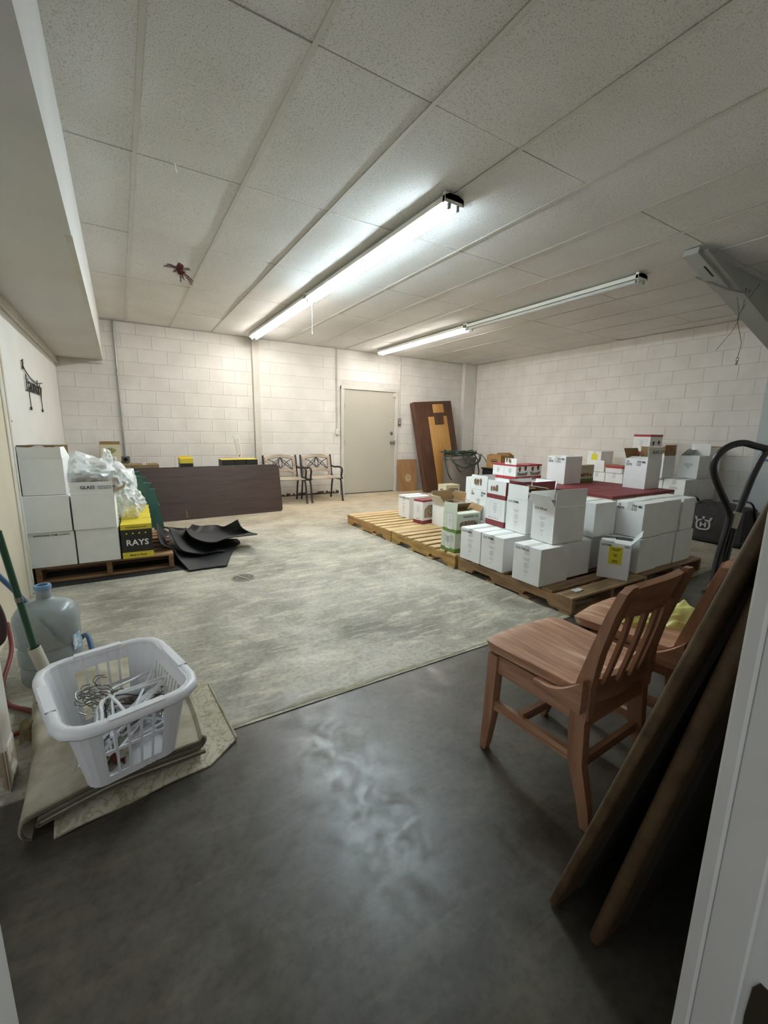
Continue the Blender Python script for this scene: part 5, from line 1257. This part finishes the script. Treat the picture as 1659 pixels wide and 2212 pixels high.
# crowned emblem: rounded ring, three-pointed crown and an H
m_emb = mat('emblem_grey', '#a9a7a1', 0.7)
def ring_poly(rx, ry, n=28, p=3.2): return [((abs(math.cos(a)) ** (2 / p)) * rx * (1 if math.cos(a) >= 0 else -1), (abs(math.sin(a)) ** (2 / p)) * ry * (1 if math.sin(a) >= 0 else -1)) for a in [2 * PI * i / n for i in range(n)]]
mb = MB(); A = ring_poly(0.078, 0.066); Bq = ring_poly(0.058, 0.048); n = len(A)
mb.add([(p[0], p[1], 0) for p in A + Bq], [(i, (i + 1) % n, n + (i + 1) % n, n + i) for i in range(n)])
for cx in (-0.062, 0.0, 0.062):
    top = 0.105 if cx == 0 else 0.098; lean_ = cx * 0.25
    mb.add([(cx - 0.018, 0.05, 0), (cx + 0.018, 0.05, 0), (cx + 0.010 + lean_, 0.075, 0), (cx + 0.016 + lean_, top, 0), (cx + lean_, top - 0.008, 0), (cx - 0.016 + lean_, top, 0), (cx - 0.010 + lean_, 0.075, 0)], [(0, 1, 2, 3, 4, 5, 6)])
for q in ((-0.034, -0.016, -0.03, 0.03), (0.016, 0.034, -0.03, 0.03), (-0.016, 0.016, -0.008, 0.008)):
    mb.add([(q[0], q[2], 0), (q[1], q[2], 0), (q[1], q[3], 0), (q[0], q[3], 0)], [(0, 1, 2, 3)])
o = obj('emblem', mb, m_emb, lm, recalc=False); o.matrix_local = Matrix.Translation((-0.022, 0.375, 0.225)) @ ROT_NX.to_4x4() @ Matrix.Rotation(math.radians(2), 4, 'Z')
obj('deck', MB().box(0.40, 0.95, 0.0, 0.52, 0.08, 0.24, bev=0.04), mat('mower_deck', '#5a2b1c', 0.5, scale=10), lm)
obj('engine', MB().box(0.52, 0.82, 0.12, 0.40, 0.24, 0.40, bev=0.03), m_black, lm)
for yy_ in (-0.02, 0.54):
    for xx in (0.45, 0.90): obj('wheel', MB().tube([(xx, yy_ - 0.022, 0.095), (xx, yy_ + 0.022, 0.095)], 0.095, 18), m_black, lm, True)
    obj('handle_tube', MB().tube(catmull([(0.42, yy_ + (0.02 if yy_ < 0 else -0.02), 0.20), (0.2, yy_, 0.47), (0.05, yy_, 0.55)], 4), 0.011, 8), m_black, lm, True)
obj('cross_tube', MB().tube([(0.05, -0.02, 0.55), (0.05, 0.06, 0.555), (0.05, 0.14, 0.55)], 0.011, 8), m_black, lm, True)

# ================================================================== water bottle
wb_ = thing('water_bottle', 'large empty blue-grey water bottle standing on the floor by the stub wall', 'bottle', (-0.395, 2.60, 0))
m_pet = film('bottle_plastic', '#9ea6a8', 0.25, 0.62, 0.5)
prof = [(0.0, 0.012), (0.09, 0.004), (0.118, 0.0), (0.13, 0.02), (0.13, 0.075), (0.122, 0.085), (0.122, 0.10), (0.133, 0.112), (0.133, 0.175), (0.126, 0.185), (0.126, 0.20), (0.134, 0.212), (0.134, 0.29), (0.137, 0.30), (0.139, 0.325), (0.134, 0.355), (0.115, 0.385), (0.085, 0.405), (0.045, 0.418), (0.033, 0.43), (0.031, 0.475)]
obj('bottle_body', MB().lathe(prof, 40), m_pet, wb_, True)
obj('neck_ring', MB().lathe([(0.031, 0.475), (0.036, 0.478), (0.037, 0.49), (0.033, 0.497), (0.024, 0.497), (0.024, 0.47)], 28), film('bottle_neck', '#7fa3c4', 0.25, 0.75, 0.3), wb_, True)
def lab(u, v):
    a = -0.35 + 0.42 * u - 0.35; r = 0.1355; return (r * math.cos(a), r * math.sin(a), 0.155 + 0.085 * v)
lo = obj('label', MB().sheet(lab, 8, 2), mat('blue_label', '#8fb4cf', 0.5, scale=60, col2='#dfe9ee', lo=0.45, hi=0.5), wb_)
obj('label_square', MB().sheet(lambda u, v: tuple(Vector((lab(0.1 + 0.35 * u, 0)[0] * 1.006, lab(0.1 + 0.35 * u, 0)[1] * 1.006, 0.17 + 0.05 * v))), 4, 1), m_card, lo)

# ================================================================== broom handle in a white pipe, hoses
pl_ = thing('broom_handle', 'dark green broom handle standing in a white pipe', 'pole', (-0.345, 2.26, 0.0))
d0, d1 = Vector((-0.045, -0.055, 0.335)), Vector((-0.105, -0.05, 0.86))
obj('pole', MB().tube([Vector((-0.012, -0.05, 0.10)), d0, d1], 0.0125, 12), mat('green_pole', '#1f4a2e', 0.4, scale=8, var=0.15), pl_, True)
obj('ferrule', MB().tube([d0.lerp(d1, 0.42), d0.lerp(d1, 0.46)], 0.0145, 12), m_steel, pl_, True)
pp = thing('plastic_pipe', 'short white plastic pipe holding the broom handle', 'pipe', (-0.345, 2.26, 0.0))
ring = [Vector((0.025, -0.05, 0.02)), Vector((-0.047, -0.056, 0.345))]
obj('pipe_wall', MB().tube(ring, 0.024, 16, caps=False), mat('white_pvc', '#cbc7b8', 0.5, scale=12, var=0.1), pp, True)
obj('pipe_bore', MB().tube([ring[0], ring[1] - Vector((0, 0, 0.0015))], 0.021, 16, caps=False), mat('pvc_inside', '#a39f92', 0.6), pp, True)
hb = thing('blue_hose', 'blue hose running behind the water bottle', 'hose', (-0.4, 2.8, 0))
m_bh = mat('blue_rubber', '#4b6a8e', 0.5, scale=8)
obj('hose_run', MB().tube(catmull([(-0.26, -0.10, 0.70), (-0.19, 0.0, 0.51), (-0.12, 0.04, 0.36), (-0.02, 0.02, 0.18), (0.07, -0.02, 0.06), (0.13, -0.06, 0.13), (0.16, -0.14, 0.15), (0.175, -0.22, 0.09), (0.17, -0.30, 0.014)], 8), 0.0125, 10), m_bh, hb, True)
obj('hose_end', MB().tube([(-0.258, -0.10, 0.69), (-0.265, -0.10, 0.74)], 0.03, 12), m_bh, hb, True)
hr = thing('red_hose', 'red hose lying on the floor round the foot of the stub wall', 'hose', (-0.45, 2.4, 0))
obj('hose_run', MB().tube(catmull([(-0.16, 0.5, 0.22), (-0.14, 0.40, 0.10), (-0.15, 0.20, 0.014), (-0.10, 0.0, 0.014), (0.02, -0.14, 0.014), (0.05, -0.23, 0.014), (-0.10, -0.30, 0.016), (-0.2, -0.31, 0.03)], 8), 0.010, 10), mat('red_rubber', '#7c2f2c', 0.5, scale=8), hr, True)
hk = thing('dark_hose', 'dark hose hanging in a loop beside the stub wall', 'hose', (-0.45, 2.05, 0.6))
obj('hose_run', MB().tube(catmull([(-0.08, 0.05, 0.25), (-0.03, 0.05, 0.05), (-0.005, 0.05, -0.08), (-0.02, 0.05, -0.16), (-0.06, 0.05, -0.15), (-0.09, 0.05, 0.0), (-0.10, 0.05, 0.2)], 8), 0.013, 10), mat('dark_rubber', '#3a2326', 0.5, scale=8), hk, True)
db = thing('cardboard_scrap', 'torn dirty cardboard wedged beside the rug and the stub wall', 'cardboard', (-0.42, 2.14, 0))
obj('sheet', MB().sheet(lambda u, v: (0.0 + 0.12 * v + 0.02 * u, -0.02 + 0.10 * u - 0.03 * v, 0.006 + 0.12 * u + 0.03 * math.sin(v * 5)), 8, 8, 0.004), mat('dirty_card', '#6d6047', 0.9, scale=30, var=0.4), db)
obj('torn_piece', MB().sheet(lambda u, v: (-0.03 + 0.12 * v, -0.10 + 0.05 * u, 0.006 + 0.07 * u + 0.015 * math.sin(v * 9)), 6, 8, 0.003), mat('dirty_card2', '#857655', 0.9, scale=30, var=0.4), db)

# ================================================================== folded rug
def rug_material():
    mt = bpy.data.materials.new('damask_rug'); mt.use_nodes = True
    N = mt.node_tree.nodes; L = mt.node_tree.links; bs = N['Principled BSDF']
    g = N.new('ShaderNodeNewGeometry')
    vo = N.new('ShaderNodeTexNoise'); vo.inputs['Scale'].default_value = 16; vo.inputs['Detail'].default_value = 2; vo.inputs['Distortion'].default_value = 1.6
    L.new(g.outputs['Position'], vo.inputs['Vector'])
    r1 = N.new('ShaderNodeValToRGB'); cr = r1.color_ramp
    cr.elements[0].position = 0.44; cr.elements[0].color = lin('#bfb9a6'); cr.elements[1].position = 0.56; cr.elements[1].color = lin('#bfb9a6')
    e = cr.elements.new(0.485); e.color = lin('#a59d88'); e = cr.elements.new(0.515); e.color = lin('#9d957f')
    L.new(vo.outputs['Fac'], r1.inputs[0])
    n2 = N.new('ShaderNodeTexNoise'); n2.inputs['Scale'].default_value = 3.5; n2.inputs['Detail'].default_value = 6
    L.new(g.outputs['Position'], n2.inputs['Vector'])
    r2 = N.new('ShaderNodeValToRGB'); r2.color_ramp.elements[0].position = 0.35; r2.color_ramp.elements[0].color = (0.68, 0.64, 0.57, 1); r2.color_ramp.elements[1].position = 0.6; r2.color_ramp.elements[1].color = (1, 1, 1, 1)
    L.new(n2.outputs['Fac'], r2.inputs[0])
    mx = N.new('ShaderNodeMix'); mx.data_type = 'RGBA'; mx.blend_type = 'MULTIPLY'; mx.inputs[0].default_value = 0.75
    L.new(r1.outputs[0], mx.inputs[6]); L.new(r2.outputs[0], mx.inputs[7]); L.new(mx.outputs[2], bs.inputs['Base Color'])
    bs.inputs['Roughness'].default_value = 0.95
    n3 = N.new('ShaderNodeTexNoise'); n3.inputs['Scale'].default_value = 260; L.new(g.outputs['Position'], n3.inputs['Vector'])
    bp = N.new('ShaderNodeBump'); bp.inputs['Strength'].default_value = 0.4; bp.inputs['Distance'].default_value = 0.003
    L.new(n3.outputs['Fac'], bp.inputs['Height']); L.new(bp.outputs[0], bs.inputs['Normal'])
    return mt
m_rug = rug_material()
m_rugback = mat('rug_back', '#b5ae9b', 0.95, scale=9, col2='#958c78', bump=0.3, bscale=200)
rg_ = thing('folded_rug', 'beige damask rug folded in layers on the floor under the laundry basket', 'rug', (-0.10, 1.95, 0), math.radians(4))
# serpentine cross-section across local x, swept along local y
path = []
layers = [(0.060, 0.255, -0.235), (0.081, -0.25, 0.235), (0.102, 0.235, -0.262)]
for k, (z, xa, xb) in enumerate(layers):
    for i in range(15):
        u = i / 14; x_ = xa + (xb - xa) * u
        path.append((x_, z + 0.015 * math.sin((x_ + 0.3) * 8.5) + 0.012 * max(0, (x_ - 0.0) / 0.25) * (k * 0.25) - 0.014 * max(0, (-x_ - 0.05) / 0.2)))
    if k < 2:
        s_ = 1 if xb > 0 else -1
        z2 = layers[k + 1][0]
        path.append((xb + s_ * 0.016, z + 0.004 - (0.012 if s_ < 0 else 0))); path.append((xb + s_ * 0.020, (z + z2) / 2 - (0.012 if s_ < 0 else -0.004))); path.append((xb + s_ * 0.013, z2 - (0.012 if s_ < 0 else -0.006)))
path += [(-0.283, 0.082), (-0.292, 0.055), (-0.288, 0.028), (-0.27, 0.016)]
cp = catmull([(p[0], 0, p[1]) for p in path], 2)
def rugf(u, v):
    i = u * (len(cp) - 1); a = int(min(i, len(cp) - 2)); p = cp[a].lerp(cp[a + 1], i - a)
    ln_ = -0.40 + 0.83 * v
    return (p.x + 0.012 * math.sin(v * 5), ln_ + 0.02 * math.sin(p.x * 6), p.z + 0.004 * math.sin(v * 9 + p.x * 5))
obj('folded_layers', MB().sheet(rugf, len(cp) - 1, 16, 0.008), m_rugback, rg_, True)
def lowf(u, v):
    x_ = -0.215 + 0.60 * u; y0_ = -0.455 + 0.05 * u; y1_ = 0.46 - 0.03 * u
    if u > 0.8: y0_ += 0.30 * (u - 0.8) * 1.2; y1_ -= 1.5 * (u - 0.8)
    return (x_, y0_ + (y1_ - y0_) * v, 0.010 + 0.038 * min(1, v / 0.14) ** 0.7 * max(0, min(1, (0.86 - u) / 0.16)) * min(1, 0.35 + u * 3) + 0.003 * math.sin(u * 14))
obj('fold_gap_shade', MB().tube([Vector(rugf(i / 90, 0)) + Vector((0, -0.001, -0.005)) for i in range(91)], 0.0042, 6), mat('rug_gap_shade', '#5f5847', 0.95, scale=30), rg_, True)  # dark tube along the front edge paints in the shade between folded layers
obj('bottom_layer', MB().sheet(lowf, 40, 24, 0.008), m_rug, rg_, True)
obj('binding', MB().tube([Vector(lowf(1, v / 20)) + Vector((0, 0, 0.0)) for v in range(21)], 0.006, 6), m_rugback, rg_, True)

# ================================================================== laundry basket with hangers
bk = thing('laundry_basket', 'white slotted plastic laundry basket standing on the folded rug', 'basket', (-0.088, 1.70, 0.118), math.radians(14))
m_bw = mat('basket_plastic', '#e4e5e7', 0.35, scale=5, var=0.04)
BHt = 0.27
def bkt(s, z):
    """point on the wall: s in 0..1 round the perimeter, z height"""
    f = z / BHt
    hx, hy, r = 0.135 + 0.05 * f, 0.185 + 0.055 * f, 0.045 + 0.03 * f
    ex, ey = hx - r, hy - r
    segs = [('l', (hx, -ey), (hx, ey)), ('a', (ex, ey), 0), ('l', (ex, hy), (-ex, hy)), ('a', (-ex, ey), PI / 2), ('l', (-hx, ey), (-hx, -ey)), ('a', (-ex, -ey), PI), ('l', (-ex, -hy), (ex, -hy)), ('a', (ex, -ey), 1.5 * PI)]
    wts = [0.22, 0.025, 0.17, 0.025, 0.22, 0.025, 0.17, 0.025]; tot = sum(wts); s = (s % 1.0) * tot
    for q, w_ in zip(segs, wts):
        if s <= w_ + 1e-9:
            t_ = s / w_
            if q[0] == 'l': return Vector((q[1][0] + (q[2][0] - q[1][0]) * t_, q[1][1] + (q[2][1] - q[1][1]) * t_, z))
            a = q[2] + PI / 2 * t_; return Vector((q[1][0] + r * math.cos(a), q[1][1] + r * math.sin(a), z))
        s -= w_
    return Vector((hx, -ey, z))
wts = [0.22, 0.025, 0.17, 0.025, 0.22, 0.025, 0.17, 0.025]; tot = sum(wts)
cols = []           # (s0, s1, hole?)
acc = 0.0
for k, w_ in enumerate(wts):
    if k % 2 == 1:
        for i in range(4): cols.append((acc + w_ * i / 4, acc + w_ * (i + 1) / 4, 0))
    elif w_ > 0.2:      # long side: many narrow slots
        nsl = 9; m0 = 0.02; cols.append((acc, acc + m0, 0)); st = (w_ - 2 * m0) / nsl
        for i in range(nsl): cols.append((acc + m0 + st * i, acc + m0 + st * (i + 0.62), 1)); cols.append((acc + m0 + st * (i + 0.62), acc + m0 + st * (i + 1), 0))
        cols.append((acc + w_ - m0, acc + w_, 0))
    else:               # short side: five wide openings
        nsl = 5; m0 = 0.008; cols.append((acc, acc + m0, 0)); st = (w_ - 2 * m0) / nsl
        for i in range(nsl): cols.append((acc + m0 + st * i, acc + m0 + st * (i + 0.78), 2)); cols.append((acc + m0 + st * (i + 0.78), acc + m0 + st * (i + 1), 0))
        cols.append((acc + w_ - m0, acc + w_, 0))
    acc += w_
mb = MB()
for s0, s1, hole in cols:
    zz = [0.0, 0.03, 0.122, 0.134, 0.222, BHt] if hole == 2 else [0.0, 0.035, 0.12, 0.215, BHt]
    for r_ in range(len(zz) - 1):
        z0, z1 = zz[r_], zz[r_ + 1]
        if hole == 2 and r_ in (1, 3): continue
        if hole == 1 and r_ in (1, 2): continue
        mb.add([bkt(s0 / tot, z0), bkt(s1 / tot, z0), bkt(s1 / tot, z1), bkt(s0 / tot, z1)], [(0, 1, 2, 3)])
me = mb.mesh('basket_wall'); bm = bmesh.new(); bm.from_mesh(me); bmesh.ops.remove_doubles(bm, verts=bm.verts[:], dist=0.0004); bmesh.ops.recalc_face_normals(bm, faces=bm.faces[:]); bm.to_mesh(me); bm.free()
ow = obj('basket_wall', me, m_bw, bk); sm = ow.modifiers.new('thickness', 'SOLIDIFY'); sm.thickness = 0.004; sm.offset = 0
pb = [bkt(i / 48, 0.0) for i in range(48)]
obj('basket_floor', MB().add([tuple(p) for p in pb] + [(p.x, p.y, 0.004) for p in pb], [tuple(reversed(range(48))), tuple(range(48, 96))] + [(i, (i + 1) % 48, 48 + (i + 1) % 48, 48 + i) for i in range(48)]), m_bw, bk)
mb = MB(); n_ = 96
prf = [(-0.004, -0.012), (0.004, 0.0), (0.018, 0.004), (0.030, -0.002), (0.034, -0.022), (0.030, -0.028)]
ringv = []
for i in range(n_):
    p = bkt(i / n_, BHt); q = bkt((i + 0.5) / n_, BHt); a = bkt((i - 0.5) / n_, BHt); tn_ = (q - a).normalized(); nr_ = Vector((tn_.y, -tn_.x, 0))
    for o_, z_ in prf: ringv.append(p + nr_ * o_ + Vector((0, 0, z_)))
k_ = len(prf)
mb.add(ringv, [(i * k_ + j, ((i + 1) % n_) * k_ + j, ((i + 1) % n_) * k_ + j + 1, i * k_ + j + 1) for i in range(n_) for j in range(k_ - 1)])
me = mb.mesh('rim'); bm = bmesh.new(); bm.from_mesh(me); bmesh.ops.recalc_face_normals(bm, faces=bm.faces[:]); bm.to_mesh(me); bm.free(); smooth_mesh(me, 60)
orim = obj('rim', me, m_bw, bk); sm = orim.modifiers.new('thickness', 'SOLIDIFY'); sm.thickness = 0.003; sm.offset = 0
for s_ in (0.11 / tot, (0.22 + 0.03 + 0.08) / tot, (0.44 - 0.22 + 0.22 + 0.11) / tot, (0.22 + 0.03 + 0.16 + 0.03 + 0.22 + 0.03 + 0.08) / tot):
    pts = [bkt(s_ + d_, BHt) + Vector((0, 0, 0.0055)) for d_ in (-0.07, -0.035, 0, 0.035, 0.07)]
    mbg = MB()
    for i in range(4):
        a, b = pts[i], pts[i + 1]; t_ = (b - a).normalized(); nr_ = Vector((t_.y, -t_.x, 0))
        mbg.add([a + nr_ * 0.002, b + nr_ * 0.002, b + nr_ * 0.03, a + nr_ * 0.03, a + nr_ * 0.002 - Vector((0, 0, 0.006)), b + nr_ * 0.002 - Vector((0, 0, 0.006)), b + nr_ * 0.03 - Vector((0, 0, 0.008)), a + nr_ * 0.03 - Vector((0, 0, 0.008))], [(0, 1, 2, 3), (0, 4, 5, 1), (2, 6, 7, 3)])
    obj('grip', mbg, m_bw, bk)
# hangers: each its own thing
def hanger_mesh(r, wd):
    body = catmull([(0, 0, 0), (wd * 0.5, 0, -0.05), (wd, 0, -0.10), (wd * 0.96, 0, -0.112), (0, 0, -0.112), (-wd * 0.96, 0, -0.112), (-wd, 0, -0.10), (-wd * 0.5, 0, -0.05)], 4, True)
    hook = catmull([(0, 0, 0), (0, 0, 0.035), (0.022, 0, 0.05), (0.024, 0, 0.078), (0.0, 0, 0.092), (-0.022, 0, 0.078)], 5)
    return MB().tube(body, r, 6, closed=True).mesh('hanger_frame'), MB().tube(hook, r * 0.8 if r < 0.003 else 0.0019, 6).mesh('hook')
m_hw = mat('hanger_white', '#e3e4e6', 0.3, scale=8, var=0.04); m_hd = mat('hanger_wire', '#3a3634', 0.35, metal=0.6)
HM = {'white plastic': hanger_mesh(0.0055, 0.145), 'dark wire': hanger_mesh(0.0017, 0.15)}
for k_h, mm in (('white plastic', m_hw), ('dark wire', m_hd)):
    HM[k_h][0].materials.append(mm); HM[k_h][1].materials.append(m_hd if k_h == 'dark wire' else m_steel)
    for me in HM[k_h]: smooth_mesh(me, 60)
rnd = random.Random(21)
kinds = (['white plastic'] * 3 + ['dark wire']) * 4 + ['white plastic', 'dark wire']
for k, kd in enumerate(kinds):
    lx = rnd.uniform(-0.055, 0.0); ly = rnd.uniform(0.0, 0.07); lz = 0.10 + 0.0075 * k + rnd.uniform(-0.008, 0.008)
    c, s_ = math.cos(math.radians(14)), math.sin(math.radians(14))
    t = thing('clothes_hanger', 'white plastic clothes hanger jumbled in the laundry basket' if kd[0] == 'w' else 'thin dark wire clothes hanger jumbled in the laundry basket', 'hanger',
              (-0.088 + lx * c - ly * s_, 1.70 + lx * s_ + ly * c, 0.118 + lz), rot=(math.radians(rnd.uniform(40, 85)), math.radians(rnd.uniform(-12, 12)), math.radians(rnd.uniform(-150, -105))), group='%s hangers in the basket' % kd)
    t.location.z = min(t.location.z, 0.31)
    for nm, me in (('hanger_frame', HM[kd][0]), ('hook', HM[kd][1])):
        o = bpy.data.objects.new(nm, me); C.objects.link(o); o.parent = t
for k, (cx, cy, cz, sx, sy, col, lb_) in enumerate(((-0.145, 1.66, 0.17, 0.085, 0.10, '#a8a296', 'crumpled grey-beige cloth at the left inside the laundry basket'), (-0.02, 1.80, 0.20, 0.075, 0.08, '#8d8478', 'crumpled taupe cloth at the back inside the laundry basket'), (-0.13, 1.60, 0.145, 0.05, 0.035, '#6b3022', 'small dark red packet at the bottom of the laundry basket'))):
    def clf(u, v, cx=cx, cy=cy, cz=cz, sx=sx, sy=sy, k=k):
        return (cx + (u - 0.5) * 2 * sx, cy + (v - 0.5) * 2 * sy, cz + 0.05 * noise.noise(Vector((u * 3 + k, v * 3, k))) + 0.03 * noise.noise(Vector((u * 8, v * 8 + k, 1))) + 0.03 * (1 - ((u - 0.5) ** 2 + (v - 0.5) ** 2) * 3))
    tag(obj('cloth', MB().sheet(clf, 22, 22, 0.003), mat('cloth_%d' % k, col, 0.9, scale=14, var=0.2), None, True), lb_, 'cloth')
sp_ = thing('paper_bit', 'small white scrap of plastic on the near pallet corner board', 'scrap', (2.80, 1.80, PZ + 0.001))
obj('scrap', MB().sheet(lambda u, v: (-0.05 + 0.10 * u, -0.02 + 0.045 * v, 0.004 + 0.012 * abs(noise.noise(Vector((u * 6, v * 6, 3))))), 8, 6, 0.001), m_card, sp_)
